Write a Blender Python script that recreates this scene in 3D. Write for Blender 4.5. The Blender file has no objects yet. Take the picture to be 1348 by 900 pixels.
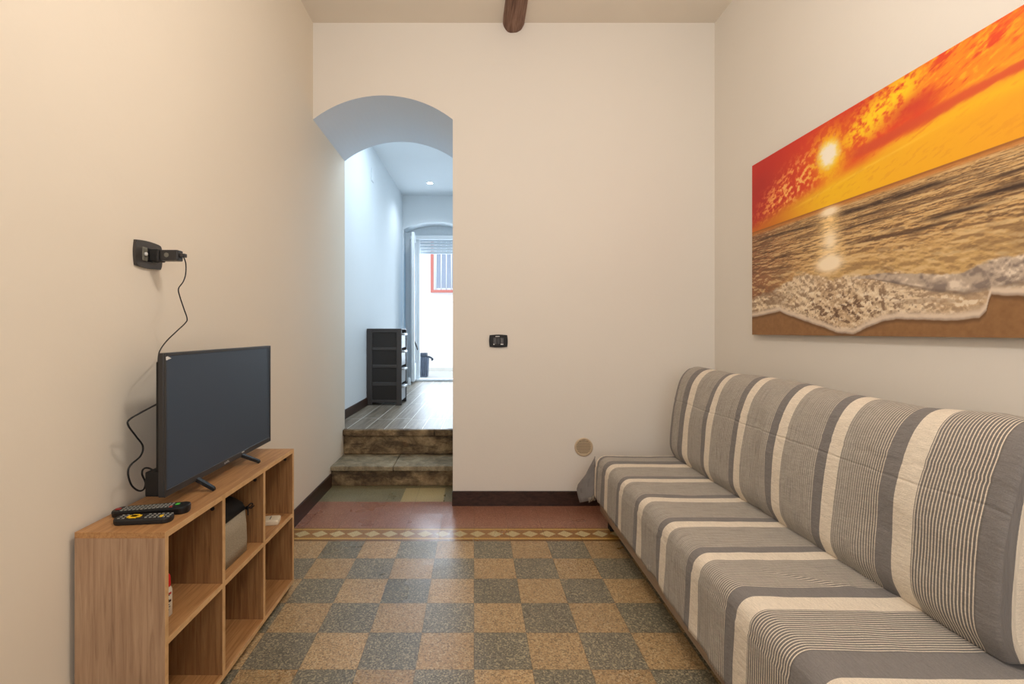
import bpy, bmesh, math, random
import numpy as np
from mathutils import Vector, Matrix, noise

random.seed(7)
SC = bpy.context.scene
COL = SC.collection
PI = math.pi
H = 1.155            # eye height
F = 630.0            # focal length in pixels of the 1348 px wide frame
PX, PY = 624.0, 436.0

# ------------------------------------------------------------------ helpers
def on_x(px, py, X):
    """point on the upright plane x = X"""
    Z = X * F / (px - PX)
    return Vector((X, Z, H - (py - PY) * Z / F))

def lin(c):
    r = []
    for v in c:
        v = v / 255.0
        r.append(v / 12.92 if v <= 0.04045 else ((v + 0.055) / 1.055) ** 2.4)
    return (*r, 1.0)

class G:
    """small node-graph helper"""
    def __init__(s, name, rough=0.5, spec=0.5, metal=0.0):
        s.m = bpy.data.materials.new(name)
        s.m.use_nodes = True
        s.t = s.m.node_tree
        s.b = s.t.nodes['Principled BSDF']
        s.b.inputs['Roughness'].default_value = rough
        s.b.inputs['Specular IOR Level'].default_value = spec
        s.b.inputs['Metallic'].default_value = metal
    def n(s, typ, **kw):
        nd = s.t.nodes.new(typ)
        for k, v in kw.items():
            setattr(nd, k, v)
        return nd
    def put(s, v, sock):
        if isinstance(v, bpy.types.NodeSocket):
            s.t.links.new(v, sock)
        elif v is not None:
            if sock.type == 'RGBA' and not hasattr(v, '__len__'):
                v = (v, v, v, 1)
            sock.default_value = v
    def math(s, op, a, b=None, c=None, clamp=False):
        nd = s.n('ShaderNodeMath', operation=op, use_clamp=clamp)
        s.put(a, nd.inputs[0])
        if b is not None: s.put(b, nd.inputs[1])
        if c is not None: s.put(c, nd.inputs[2])
        return nd.outputs[0]
    def mix(s, f, a, b, mode='MIX'):
        nd = s.n('ShaderNodeMix', data_type='RGBA', blend_type=mode)
        s.put(f, nd.inputs[0]); s.put(a, nd.inputs[6]); s.put(b, nd.inputs[7])
        return nd.outputs[2]
    def coord(s, which='Object'):
        return s.n('ShaderNodeTexCoord').outputs[which]
    def pos(s):
        return s.n('ShaderNodeNewGeometry').outputs['Position']
    def xyz(s, v):
        nd = s.n('ShaderNodeSeparateXYZ'); s.put(v, nd.inputs[0])
        return nd.outputs[0], nd.outputs[1], nd.outputs[2]
    def comb(s, x, y, z):
        nd = s.n('ShaderNodeCombineXYZ')
        s.put(x, nd.inputs[0]); s.put(y, nd.inputs[1]); s.put(z, nd.inputs[2])
        return nd.outputs[0]
    def mapping(s, v, scale=(1, 1, 1), loc=(0, 0, 0), rot=(0, 0, 0)):
        nd = s.n('ShaderNodeMapping')
        s.put(v, nd.inputs[0]); nd.inputs[1].default_value = loc
        nd.inputs[2].default_value = rot; nd.inputs[3].default_value = scale
        return nd.outputs[0]
    def noise(s, v, scale=5, detail=3, rough=0.5, dist=0.0):
        nd = s.n('ShaderNodeTexNoise')
        s.put(v, nd.inputs['Vector'])
        nd.inputs['Scale'].default_value = scale
        nd.inputs['Detail'].default_value = detail
        nd.inputs['Roughness'].default_value = rough
        nd.inputs['Distortion'].default_value = dist
        return nd.outputs[0]
    def ramp(s, f, stops, interp='LINEAR'):
        nd = s.n('ShaderNodeValToRGB')
        cr = nd.color_ramp; cr.interpolation = interp
        while len(cr.elements) > 1: cr.elements.remove(cr.elements[-1])
        for i, (p, c) in enumerate(stops):
            e = cr.elements[0] if i == 0 else cr.elements.new(p)
            e.position = p
            e.color = c if hasattr(c, '__len__') else (c, c, c, 1)
        s.put(f, nd.inputs[0])
        return nd.outputs[0]
    def white(s, v):
        nd = s.n('ShaderNodeTexWhiteNoise', noise_dimensions='3D')
        s.put(v, nd.inputs[0]); return nd.outputs[0]
    def bump(s, h, strength=0.2, dist=0.01):
        nd = s.n('ShaderNodeBump')
        nd.inputs['Strength'].default_value = strength
        nd.inputs['Distance'].default_value = dist
        s.put(h, nd.inputs['Height'])
        s.t.links.new(nd.outputs[0], s.b.inputs['Normal'])
    def col(s, c): s.put(c, s.b.inputs['Base Color'])
    def rough(s, c): s.put(c, s.b.inputs['Roughness'])

def simple(name, rgb, rough=0.5, spec=0.5, metal=0.0, var=0.08, scale=30, bump=0.0):
    g = G(name, rough, spec, metal)
    c = lin(rgb)
    nz = g.noise(g.coord(), scale, 3)
    f = g.math('MULTIPLY_ADD', nz, 2 * var, 1 - var)
    g.col(g.mix(1.0, c, f, 'MULTIPLY'))
    if bump: g.bump(nz, bump, 0.003)
    return g.m

# ------------------------------------------------------------------ materials
def plaster(name, rgb, var=0.03):
    g = G(name, 0.75, 0.25)
    p = g.pos()
    n1 = g.noise(p, 1.3, 3); n2 = g.noise(p, 60, 2)
    f = g.math('MULTIPLY_ADD', n1, 2 * var, 1 - var)
    g.col(g.mix(1.0, lin(rgb), f, 'MULTIPLY'))
    g.bump(g.math('MULTIPLY_ADD', n1, 3.0, g.math('MULTIPLY', n2, 0.12)), 0.25, 0.01)
    return g.m

M = {}
M['wall'] = plaster('wall_plaster', (226, 221, 213))
M['wall_warmlit'] = plaster('warmlit_wall_plaster', (226, 216, 200))  # warm lamplight on the left wall is put into its colour
M['ceiling'] = plaster('ceiling_plaster', (228, 220, 208))
M['vault_bluelit'] = plaster('vault_bluelit_plaster', (214, 224, 236))  # bluish hall light on the arch underside, put into the plaster colour
M['hall'] = plaster('hall_plaster', (226, 232, 236))
M['court'] = plaster('courtyard_plaster', (245, 245, 245))

def terrazzo_floor():
    g = G('terrazzo_tiles', 0.22, 0.5)
    p = g.pos()
    x, y, z = g.xyz(p)
    sp = g.comb(x, y, 0.0)
    T = 0.2
    ux = g.math('DIVIDE', x, T); uy = g.math('DIVIDE', g.math('SUBTRACT', y, 1.635), T)
    fx = g.math('FLOOR', ux); fy = g.math('FLOOR', uy)
    par = g.math('MODULO', g.math('ABSOLUTE', g.math('ADD', fx, fy)), 2.0)
    rnd = g.white(g.comb(fx, fy, 3.0))
    rnd2 = g.white(g.comb(fx, fy, 9.0))
    chip = g.noise(sp, 165, 2, 0.6)
    chip = g.ramp(chip, [(0.36, 0.0), (0.64, 1.0)])
    vor = g.n('ShaderNodeTexVoronoi'); g.put(sp, vor.inputs['Vector']); vor.inputs['Scale'].default_value = 190
    vr = g.xyz(vor.outputs['Color'])[0]
    sp1 = g.math('GREATER_THAN', vr, 0.80)
    sp0 = g.math('LESS_THAN', vr, 0.22)
    grey = g.mix(chip, lin((84, 79, 67)), lin((142, 135, 116)))
    grey = g.mix(g.math('MULTIPLY', rnd2, 0.35), grey, lin((104, 102, 84)))
    tan = g.mix(chip, lin((146, 118, 82)), lin((190, 160, 116)))
    tan = g.mix(g.math('MULTIPLY', rnd2, 0.45), tan, lin((158, 126, 86)))
    checker = g.mix(par, grey, tan)
    # chips
    checker = g.mix(g.math('MULTIPLY', sp1, 0.38), checker, lin((206, 190, 152)))
    checker = g.mix(g.math('MULTIPLY', sp0, 0.45), checker, lin((58, 52, 42)))
    checker = g.mix(1.0, checker, g.math('MULTIPLY_ADD', rnd, 0.22, 0.88), 'MULTIPLY')
    # red border
    red = g.mix(chip, lin((122, 78, 62)), lin((164, 114, 92)))
    red = g.mix(g.math('MULTIPLY', sp1, 0.28), red, lin((196, 160, 130)))
    red = g.mix(g.math('MULTIPLY', sp0, 0.3), red, lin((84, 44, 36)))
    # threshold strip of old grey-green terrazzo with one pale patch
    thr = g.mix(chip, lin((96, 90, 68)), lin((136, 128, 98)))
    thr = g.mix(g.math('MULTIPLY', sp1, 0.35), thr, lin((170, 160, 125)))
    pale = g.mix(chip, lin((150, 132, 90)), lin((188, 170, 124)))
    inpatch = g.math('MULTIPLY', g.math('GREATER_THAN', g.math('ADD', x, g.math('MULTIPLY', y, 0.1)), -0.13),
                     g.math('LESS_THAN', x, -0.205))
    inpatch = g.math('MULTIPLY', inpatch, g.math('LESS_THAN', y, 3.52))
    inpatch = g.math('MULTIPLY', g.math('MULTIPLY', g.math('GREATER_THAN', x, -0.50), g.math('LESS_THAN', x, -0.21)),
                     g.math('LESS_THAN', y, 3.53))
    thr = g.mix(inpatch, thr, pale)
    # patterned band
    bx = g.math('ABSOLUTE', g.math('SUBTRACT', g.math('MODULO', g.math('ADD', x, 10.03), 0.1), 0.05))
    by = g.math('ABSOLUTE', g.math('SUBTRACT', y, 2.731))
    dia = g.math('LESS_THAN', g.math('ADD', g.math('DIVIDE', bx, 0.046), g.math('DIVIDE', by, 0.042)), 1.0)
    band = g.mix(chip, lin((124, 84, 34)), lin((156, 112, 54)))
    band = g.mix(dia, band, g.mix(chip, lin((168, 150, 106)), lin((202, 186, 140))))
    y1 = g.math('GREATER_THAN', y, 2.785); y2 = g.math('LESS_THAN', y, 2.679)
    y3 = g.math('LESS_THAN', y, 2.660)
    yel = g.mix(chip, lin((176, 136, 66)), lin((206, 168, 92)))
    brn = g.mix(chip, lin((92, 60, 24)), lin((136, 96, 42)))
    band = g.mix(y1, band, yel)
    band = g.mix(g.math('GREATER_THAN', y, 2.802), band, brn)
    band = g.mix(y2, band, yel)
    band = g.mix(y3, band, brn)
    c = g.mix(g.math('GREATER_THAN', y, 2.635), checker, band)
    c = g.mix(g.math('GREATER_THAN', y, 2.813), c, red)
    c = g.mix(g.math('GREATER_THAN', y, 3.246), c, thr)
    # joints
    def joint(u):
        fr = g.math('FRACT', u)
        return g.math('LESS_THAN', g.math('MINIMUM', fr, g.math('SUBTRACT', 1.0, fr)), 0.006)
    jx = joint(ux); jy = g.math('MULTIPLY', joint(uy), g.math('LESS_THAN', y, 2.6))
    j = g.math('MAXIMUM', jx, jy)
    c = g.mix(g.math('MULTIPLY', j, 0.5), c, lin((60, 50, 38)))
    wear = g.noise(sp, 3.2, 3)
    c = g.mix(1.0, c, g.math('MULTIPLY_ADD', wear, 0.35, 0.82), 'MULTIPLY')
    g.col(c)
    g.rough(g.math('MULTIPLY_ADD', wear, 0.30, g.math('MULTIPLY_ADD', rnd, 0.12, 0.12)))
    g.b.inputs['Specular IOR Level'].default_value = 0.62
    g.bump(g.noise(sp, 9, 2), 0.12, 0.01)
    return g.m
M['floor'] = terrazzo_floor()

def plank_floor():
    g = G('plank_tiles', 0.42, 0.4)
    p = g.mapping(g.pos(), rot=(0, 0, 0.025), loc=(0.06, 0, 0))
    x, y, z = g.xyz(p)
    W, L = 0.155, 0.92
    u = g.math('DIVIDE', x, W); fx = g.math('FLOOR', u)
    v = g.math('ADD', g.math('DIVIDE', y, L), g.math('MULTIPLY', g.white(g.comb(fx, 1.0, 2.0)), 1.0))
    fy = g.math('FLOOR', v)
    r = g.white(g.comb(fx, fy, 1.0))
    gr = g.noise(g.comb(g.math('MULTIPLY', x, 40.0), g.math('MULTIPLY', y, 2.2), r), 1.0, 5, 0.65, 0.6)
    c = g.ramp(gr, [(0.3, lin((96, 84, 70))), (0.5, lin((130, 118, 102))), (0.7, lin((158, 146, 130)))])
    c = g.mix(1.0, c, g.math('MULTIPLY_ADD', r, 0.25, 0.85), 'MULTIPLY')
    def joint(q, w):
        fr = g.math('FRACT', q)
        return g.math('LESS_THAN', g.math('MINIMUM', fr, g.math('SUBTRACT', 1.0, fr)), w)
    j = g.math('MAXIMUM', joint(u, 0.016), joint(v, 0.003))
    c = g.mix(j, c, lin((226, 222, 214)))
    g.col(c)
    g.bump(gr, 0.1, 0.003)
    return g.m
M['planks'] = plank_floor()

def stone():
    g = G('worn_stone', 0.7, 0.35)
    p = g.pos()
    n1 = g.noise(p, 7, 6, 0.68, 0.4); n2 = g.noise(p, 45, 4, 0.7)
    x, y, z = g.xyz(p)
    n3 = g.noise(g.mapping(p, scale=(1, 1, 3)), 4.0, 4, 0.7)
    c = g.ramp(n1, [(0.32, lin((62, 48, 34))), (0.46, lin((108, 90, 66))), (0.58, lin((142, 122, 92))), (0.72, lin((172, 152, 118)))])
    c = g.mix(g.ramp(n3, [(0.5, 0.0), (0.62, 0.75)]), c, lin((54, 42, 30)))
    c = g.mix(g.ramp(g.noise(p, 3.0, 3), [(0.58, 0.0), (0.7, 0.35)]), c, lin((160, 110, 60)))
    c = g.mix(1.0, c, g.math('MULTIPLY_ADD', n2, 0.9, 0.55), 'MULTIPLY')
    g.col(c)
    g.bump(g.math('ADD', n1, g.math('MULTIPLY', n2, 0.6)), 0.7, 0.012)
    return g.m
M['stone'] = stone()

def stone_tread():
    g = G('worn_stone_tread', 0.55, 0.4)
    p = g.pos()
    n1 = g.noise(p, 9, 6, 0.7, 0.3); n2 = g.noise(p, 70, 4, 0.7)
    c = g.ramp(n1, [(0.3, lin((92, 84, 66))), (0.5, lin((138, 126, 102))), (0.7, lin((176, 164, 138)))])
    c = g.mix(1.0, c, g.math('MULTIPLY_ADD', n2, 0.8, 0.6), 'MULTIPLY')
    g.col(c); g.bump(g.math('ADD', n1, n2), 0.5, 0.008)
    return g.m
M['tread'] = stone_tread()

def wood(name, scale, cols, rough=0.45):
    """scale: stretch of the grain; the small number marks the direction it runs in"""
    g = G(name, rough, 0.4)
    p = g.pos()
    v = g.mapping(p, scale=scale)
    n1 = g.noise(v, 1.0, 6, 0.62, 0.9)
    n2 = g.noise(g.mapping(p, scale=tuple(k * 3.5 for k in scale)), 1.0, 4, 0.6)
    n3 = g.noise(p, 2.5, 2)
    c = g.ramp(n1, [(0.3, lin(cols[0])), (0.48, lin(cols[1])), (0.68, lin(cols[2]))])
    c = g.mix(g.ramp(n2, [(0.5, 0.0), (0.72, 0.3)]), c, lin(cols[0]))
    c = g.mix(1.0, c, g.math('MULTIPLY_ADD', n3, 0.3, 0.85), 'MULTIPLY')
    g.col(c); g.bump(n2, 0.12, 0.002)
    return g.m
OAK = [(142, 98, 58), (172, 126, 80), (190, 145, 96)]
OAKG = [(140, 110, 86), (165, 133, 105), (180, 150, 121)]
M['oak_up'] = wood('oak_grain_upright', (95, 95, 4), OAKG)
M['oak_shaded'] = wood('oak_grain_shaded', (95, 95, 4), [(112, 76, 46), (142, 102, 64), (160, 120, 78)])  # darker oak copy: shade inside the cubbies put into the colour
M['oak_long'] = wood('oak_grain_long', (100, 4, 100), OAK)
M['oak_edge'] = wood('oak_edge_band', (20, 20, 20), [(190, 150, 102), (204, 164, 116), (214, 176, 128)])
M['board'] = wood('beige_board', (30, 2, 30), [(128, 108, 92), (150, 130, 112), (162, 142, 124)])
M['baseboard'] = wood('dark_skirting', (20, 3, 60), [(34, 20, 14), (54, 34, 26), (70, 46, 36)], 0.35)
M['beam'] = wood('old_beam', (60, 3, 60), [(84, 60, 50), (122, 92, 78), (150, 122, 106)], 0.8)

M['black'] = simple('black_plastic', (22, 21, 21), 0.45, 0.3)
M['tvblack'] = simple('television_plastic', (44, 42, 42), 0.4)
M['screen'] = simple('screen_glass', (58, 70, 86), 0.42, 0.25, var=0.01)
M['rubber'] = simple('dark_rubber', (18, 17, 17), 0.6)
M['silver'] = simple('silver_print', (214, 214, 212), 0.3)
M['graphite'] = simple('graphite_plate', (60, 56, 54), 0.3, var=0.1)
M['module'] = simple('grey_module', (110, 108, 98), 0.35)
M['keys'] = simple('grey_keys', (128, 128, 122), 0.5)
M['yellow'] = simple('yellow_keys', (232, 186, 16), 0.45)
M['redkey'] = simple('red_keys', (150, 40, 36), 0.45)
M['greenkey'] = simple('green_keys', (70, 170, 60), 0.45)
M['cream'] = simple('cream_plastic', (226, 214, 190), 0.45)
M['red'] = simple('red_cap_plastic', (206, 16, 24), 0.35)
M['bottle'] = simple('bottle_plastic', (214, 206, 190), 0.35)
M['ink'] = simple('label_ink', (50, 30, 32), 0.5)
M['redink'] = simple('red_label_ink', (190, 50, 50), 0.5)
M['vent'] = simple('vent_cream', (196, 176, 148), 0.5)
M['ventdark'] = simple('vent_shadow', (92, 76, 58), 0.8)
M['white'] = simple('white_lacquer', (226, 232, 236), 0.35, var=0.02)
M['tower'] = simple('tower_plastic', (62, 58, 57), 0.4)
M['towerpanel'] = simple('tower_panel', (30, 26, 24), 0.5)
M['drawer'] = simple('drawer_plastic', (150, 156, 164), 0.3)
M['grip'] = simple('drawer_grip', (206, 212, 218), 0.3)
M['shutter'] = simple('shutter_slats', (206, 214, 220), 0.5)
M['redframe'] = simple('red_window_paint', (190, 112, 102), 0.6)
M['bars'] = simple('white_bars', (232, 236, 240), 0.5)
M['binmat'] = simple('bin_plastic', (54, 62, 76), 0.5)
M['bag'] = simple('bin_bag', (96, 106, 124), 0.35, var=0.3, scale=15)
M['ground'] = simple('courtyard_paving', (214, 212, 206), 0.7, scale=8)
M['canvas_edge'] = simple('canvas_edge', (120, 84, 52), 0.8)
M['felt'] = simple('grey_felt', (158, 148, 130), 0.95, 0.1, var=0.35, scale=220, bump=0.5)
M['blackcloth'] = simple('black_cloth', (22, 21, 22), 0.7, 0.2)
M['mattress'] = simple('sofa_fabric', (120, 112, 102), 0.9, 0.1)
M['metal'] = simple('dark_metal', (40, 38, 36), 0.35, metal=0.6)

def glass_mat(name, tint=(200, 214, 224)):
    g = G(name, 0.05, 0.5)
    tr = g.n('ShaderNodeBsdfTransparent'); tr.inputs[0].default_value = lin(tint)
    gl = g.n('ShaderNodeBsdfGlossy'); gl.inputs['Roughness'].default_value = 0.05
    lw = g.n('ShaderNodeLayerWeight'); lw.inputs[0].default_value = 0.25
    mx = g.n('ShaderNodeMixShader')
    g.t.links.new(lw.outputs['Fresnel'], mx.inputs[0])
    g.t.links.new(tr.outputs[0], mx.inputs[1]); g.t.links.new(gl.outputs[0], mx.inputs[2])
    g.t.links.new(mx.outputs[0], g.t.nodes['Material Output'].inputs[0])
    return g.m
M['glass'] = glass_mat('door_glass')
M['windowglass'] = simple('window_glass', (150, 160, 178), 0.2, var=0.05)

def emit(name, col, s):
    g = G(name)
    g.b.inputs['Emission Color'].default_value = col
    g.b.inputs['Emission Strength'].default_value = s
    g.col(lin((240, 240, 240)))
    return g.m
M['lamp'] = emit('downlight_lens', (0.9, 0.96, 1.0, 1), 12.0)

def stripes():
    g = G('striped_cotton', 0.92, 0.12)
    g.b.inputs['Sheen Weight'].default_value = 0.15
    uv = g.coord('UV')
    u, v, _ = g.xyz(uv)
    wob = g.math('MULTIPLY', g.math('SUBTRACT', g.noise(uv, 14, 2), 0.5), 0.004)
    u = g.math('ADD', u, wob)
    D, C, N = 0.0, 1.0, 0.5      # dark band, cream band, fine-lined zone
    bands = [(0.60, C), (0.70, D), (0.76, C), (0.84, N), (0.93, C), (0.99, D), (1.0, C), (1.03, D), (1.117, N), (1.289, C), (1.344, D),
             (1.401, N), (1.570, C), (1.623, D), (1.669, N), (1.836, C), (1.887, D), (1.928, N), (2.107, C), (2.156, D),
             (2.207, N), (2.382, C), (2.439, D), (2.481, N), (2.638, C), (2.70, D), (2.760, N), (2.850, D), (2.882, C)]
    bands = [b for b in bands if b[0] not in (0.99, 1.0)]
    bands = [(0.60, C), (0.70, D), (0.78, N), (0.90, D), (0.965, C), (1.03, D)] + [b for b in bands if b[0] > 1.05]
    lo, hi = 0.5, 3.2
    f = g.math('DIVIDE', g.math('SUBTRACT', u, lo), hi - lo)
    kind = g.ramp(f, [((p - lo) / (hi - lo), k) for p, k in bands], 'CONSTANT')
    # how bold the fine lines are, rising along each lined zone
    pos = []
    zones = [(0.78, 0.90, .8, 1), (1.117, 1.289, 1.0, .85), (1.401, 1.570, .9, .25), (1.669, 1.836, .35, .12), (1.928, 2.107, .35, .15),
             (2.207, 2.382, .3, .1), (2.481, 2.638, .3, .12), (2.76, 2.905, .2, .2)]
    for a, b_, ka, kb in zones:
        pos += [((a - lo) / (hi - lo), ka), ((b_ - lo) / (hi - lo), kb)]
    bold = g.ramp(f, pos)
    per = 2 * PI / 0.0088
    wv = g.math('SINE', g.math('MULTIPLY', u, per))
    line = g.math('SMOOTH_MIN', g.math('MAXIMUM', g.math('MULTIPLY_ADD', wv, 1.6, -0.25), 0.0), 1.0, 0.2)
    fine = g.math('MULTIPLY_ADD', g.math('SINE', g.math('MULTIPLY', u, 2 * PI / 0.0042)), 0.5, 0.5)
    streak = g.noise(g.comb(g.math('MULTIPLY', u, 420.0), g.math('MULTIPLY', v, 9.0), 0.0), 1.0, 3, 0.6)
    dark, cream = lin((128, 124, 122)), lin((228, 217, 200))
    mid = g.mix(g.math('MULTIPLY_ADD', fine, 0.22, 0.34), lin((128, 125, 123)), lin((212, 203, 188)))
    mid = g.mix(g.ramp(streak, [(0.35, 0.6), (0.5, 0.0), (0.7, 0.0)]), mid, lin((104, 100, 98)))
    boldc = g.mix(line, lin((116, 112, 109)), cream)
    zone = g.mix(bold, mid, boldc)
    c = g.mix(g.math('GREATER_THAN', kind, 0.75), g.mix(g.math('GREATER_THAN', kind, 0.25), dark, zone), cream)
    weave = g.noise(g.comb(g.math('MULTIPLY', u, 300.0), g.math('MULTIPLY', v, 300.0), 0.0), 1.0, 3, 0.7)
    slub = g.noise(g.comb(g.math('MULTIPLY', u, 30.0), g.math('MULTIPLY', v, 500.0), 0.0), 1.0, 2, 0.6)
    c = g.mix(1.0, c, g.math('MULTIPLY_ADD', g.math('ADD', weave, slub), 0.62, 0.36), 'MULTIPLY')
    fleck = g.noise(g.comb(g.math('MULTIPLY', u, 900.0), g.math('MULTIPLY', v, 110.0), 3.0), 1.0, 2, 0.6)
    c = g.mix(g.ramp(fleck, [(0.24, 0.7), (0.36, 0.0)]), c, lin((74, 70, 66)))
    g.col(c)
    soft = g.noise(g.comb(g.math('MULTIPLY', u, 7.0), g.math('MULTIPLY', v, 13.0), 0.0), 1.0, 4, 0.6)
    wrk = g.noise(g.comb(g.math('MULTIPLY', u, 22.0), g.math('MULTIPLY', v, 60.0), 1.0), 1.0, 3, 0.6, 1.0)
    cw = g.math('MULTIPLY', g.math('SUBTRACT', g.noise(g.comb(u, 0.0, 0.0), 5.0, 3), 0.5), 0.02)
    def crease(v0):
        dd = g.math('ABSOLUTE', g.math('SUBTRACT', v, g.math('ADD', v0, cw)))
        return g.math('MAXIMUM', g.math('SUBTRACT', 1.0, g.math('DIVIDE', dd, 0.006)), 0.0)
    hgt = g.math('ADD', g.math('ADD', g.math('MULTIPLY', weave, 0.25), g.math('MULTIPLY', wrk, 0.7)), g.math('MULTIPLY', soft, 3.5))
    hgt = g.math('ADD', hgt, g.math('MULTIPLY', g.math('ADD', crease(0.350), crease(5.30)), -0.8))
    g.bump(hgt, 0.55, 0.005)
    return g.m
M['stripes'] = stripes()

def picture_mat():
    g = G('printed_canvas', 0.65, 0.3)
    a = g.n('ShaderNodeAttribute', attribute_name='print')
    g.col(a.outputs['Color'])
    g.bump(g.noise(g.pos(), 600, 1), 0.1, 0.001)
    return g.m
M['picture'] = picture_mat()

# ------------------------------------------------------------------ object helpers
WORLD = {}
def wm(o):
    return WORLD.get(o.name, Matrix.Identity(4))

def obj(name, bm, mat, parent=None, smooth=False, base=False):
    """link a bmesh built in world coordinates as one mesh object"""
    me = bpy.data.meshes.new(name)
    o = bpy.data.objects.new(name, me)
    COL.objects.link(o)
    if parent is not None:
        pw = wm(parent)
        bm.transform(pw.inverted())
        o.parent = parent
        WORLD[o.name] = pw.copy()
    elif base:
        xs = [v.co.x for v in bm.verts]; ys = [v.co.y for v in bm.verts]; zs = [v.co.z for v in bm.verts]
        loc = Vector(((min(xs) + max(xs)) / 2, (min(ys) + max(ys)) / 2, min(zs)))
        bm.transform(Matrix.Translation(-loc))
        o.location = loc
        WORLD[o.name] = Matrix.Translation(loc)
    else:
        WORLD[o.name] = Matrix.Identity(4)
    bmesh.ops.recalc_face_normals(bm, faces=bm.faces)
    bm.to_mesh(me); bm.free()
    me.materials.append(mat)
    if smooth:
        for p in me.polygons: p.use_smooth = True
    return o

def thing(name, label, cat, loc=(0, 0, 0), group=None):
    o = bpy.data.objects.new(name, None)
    COL.objects.link(o)
    o.empty_display_size = 0.05
    o.location = loc
    WORLD[o.name] = Matrix.Translation(Vector(loc))
    return tag(o, label, cat, group)

def tag(o, label=None, cat=None, group=None, kind=None):
    if label: o['label'] = label
    if cat: o['category'] = cat
    if group: o['group'] = group
    if kind: o['kind'] = kind
    return o

def struct(name, bm, mat, label=None, cat=None, parent=None, smooth=False):
    o = obj(name, bm, mat, parent, smooth)
    if parent is None: tag(o, label, cat, kind='structure')
    return o

def box(bm, x0, x1, y0, y1, z0, z1, bev=0.0, seg=2, mat=None):
    r = bmesh.ops.create_cube(bm, size=1.0)
    vs = r['verts']
    c = Vector(((x0 + x1) / 2, (y0 + y1) / 2, (z0 + z1) / 2))
    for v in vs:
        v.co = Vector((v.co.x * (x1 - x0), v.co.y * (y1 - y0), v.co.z * (z1 - z0))) + c
    if bev > 0:
        es = list({e for v in vs for e in v.link_edges})
        r2 = bmesh.ops.bevel(bm, geom=es, offset=bev, segments=seg, profile=0.5, affect='EDGES')
        vs = list({v for f in r2['faces'] for v in f.verts} | {v for v in vs if v.is_valid})
    if mat is not None:
        for v in vs: v.co = mat @ v.co
    return vs

def B(x0, x1, y0, y1, z0, z1, bev=0.0, seg=2):
    bm = bmesh.new(); box(bm, x0, x1, y0, y1, z0, z1, bev, seg); return bm

def prism(bm, pts, axis, a, b, mat=None):
    """extrude a 2-D outline along an axis ('y': pts are x,z; 'x': pts are y,z; 'z': pts are x,y)"""
    def mk(p, t):
        return {'y': Vector((p[0], t, p[1])), 'x': Vector((t, p[0], p[1])), 'z': Vector((p[0], p[1], t))}[axis]
    lo = [bm.verts.new(mk(p, a)) for p in pts]
    hi = [bm.verts.new(mk(p, b)) for p in pts]
    fs = [bm.faces.new(lo), bm.faces.new(hi[::-1])]
    n = len(pts)
    for i in range(n):
        bm.faces.new((lo[i], hi[i], hi[(i + 1) % n], lo[(i + 1) % n]))
    if mat is not None:
        for v in lo + hi: v.co = mat @ v.co
    return lo + hi

def lathe(bm, prof, center, n=32, axis='z'):
    rings = []
    for r, h in prof:
        ring = []
        for k in range(n):
            a = 2 * PI * k / n
            if axis == 'z': v = Vector((r * math.cos(a), r * math.sin(a), h))
            elif axis == 'y': v = Vector((r * math.cos(a), h, r * math.sin(a)))
            else: v = Vector((h, r * math.cos(a), r * math.sin(a)))
            ring.append(bm.verts.new(v + Vector(center)))
        rings.append(ring)
    for i in range(len(rings) - 1):
        for k in range(n):
            bm.faces.new((rings[i][k], rings[i][(k + 1) % n], rings[i + 1][(k + 1) % n], rings[i + 1][k]))
    bm.faces.new(rings[0][::-1]); bm.faces.new(rings[-1])

def catmull(pts, sub=8):
    pts = [Vector(p) for p in pts]
    P = [pts[0] * 2 - pts[1]] + pts + [pts[-1] * 2 - pts[-2]]
    out = []
    for i in range(1, len(P) - 2):
        p0, p1, p2, p3 = P[i - 1], P[i], P[i + 1], P[i + 2]
        for k in range(sub):
            t = k / sub
            out.append(0.5 * ((2 * p1) + (p2 - p0) * t + (2 * p0 - 5 * p1 + 4 * p2 - p3) * t * t + (3 * p1 - p0 - 3 * p2 + p3) * t ** 3))
    out.append(pts[-1])
    return out

def tube(bm, pts, r, n=8, sub=8):
    path = catmull(pts, sub)
    rings = []
    up = Vector((0.3, 1, 0.2)).normalized()
    for i, p in enumerate(path):
        d = (path[min(i + 1, len(path) - 1)] - path[max(i - 1, 0)]).normalized()
        a = d.cross(up)
        if a.length < 1e-4: a = d.cross(Vector((1, 0, 0)))
        a.normalize(); b = d.cross(a).normalized()
        up = b if False else up
        rings.append([bm.verts.new(p + (a * math.cos(2 * PI * k / n) + b * math.sin(2 * PI * k / n)) * r) for k in range(n)])
    for i in range(len(rings) - 1):
        for k in range(n):
            bm.faces.new((rings[i][k], rings[i][(k + 1) % n], rings[i + 1][(k + 1) % n], rings[i + 1][k]))
    bm.faces.new(rings[0][::-1]); bm.faces.new(rings[-1])

def fbm(x, y=0.0, z=0.0):
    return noise.noise(Vector((x, y, z)))

# ------------------------------------------------------------------ the room
XL, XR, YB, ZC = -1.07, 1.60, 3.18, 3.204
YN = -1.6                      # wall behind the viewer
AX0, AX1 = XL, -0.141          # arched passage
YH = 3.96                      # where the passage meets the hall
HF = 0.353                     # hall floor level
HC = 3.265                     # hall ceiling

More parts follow.
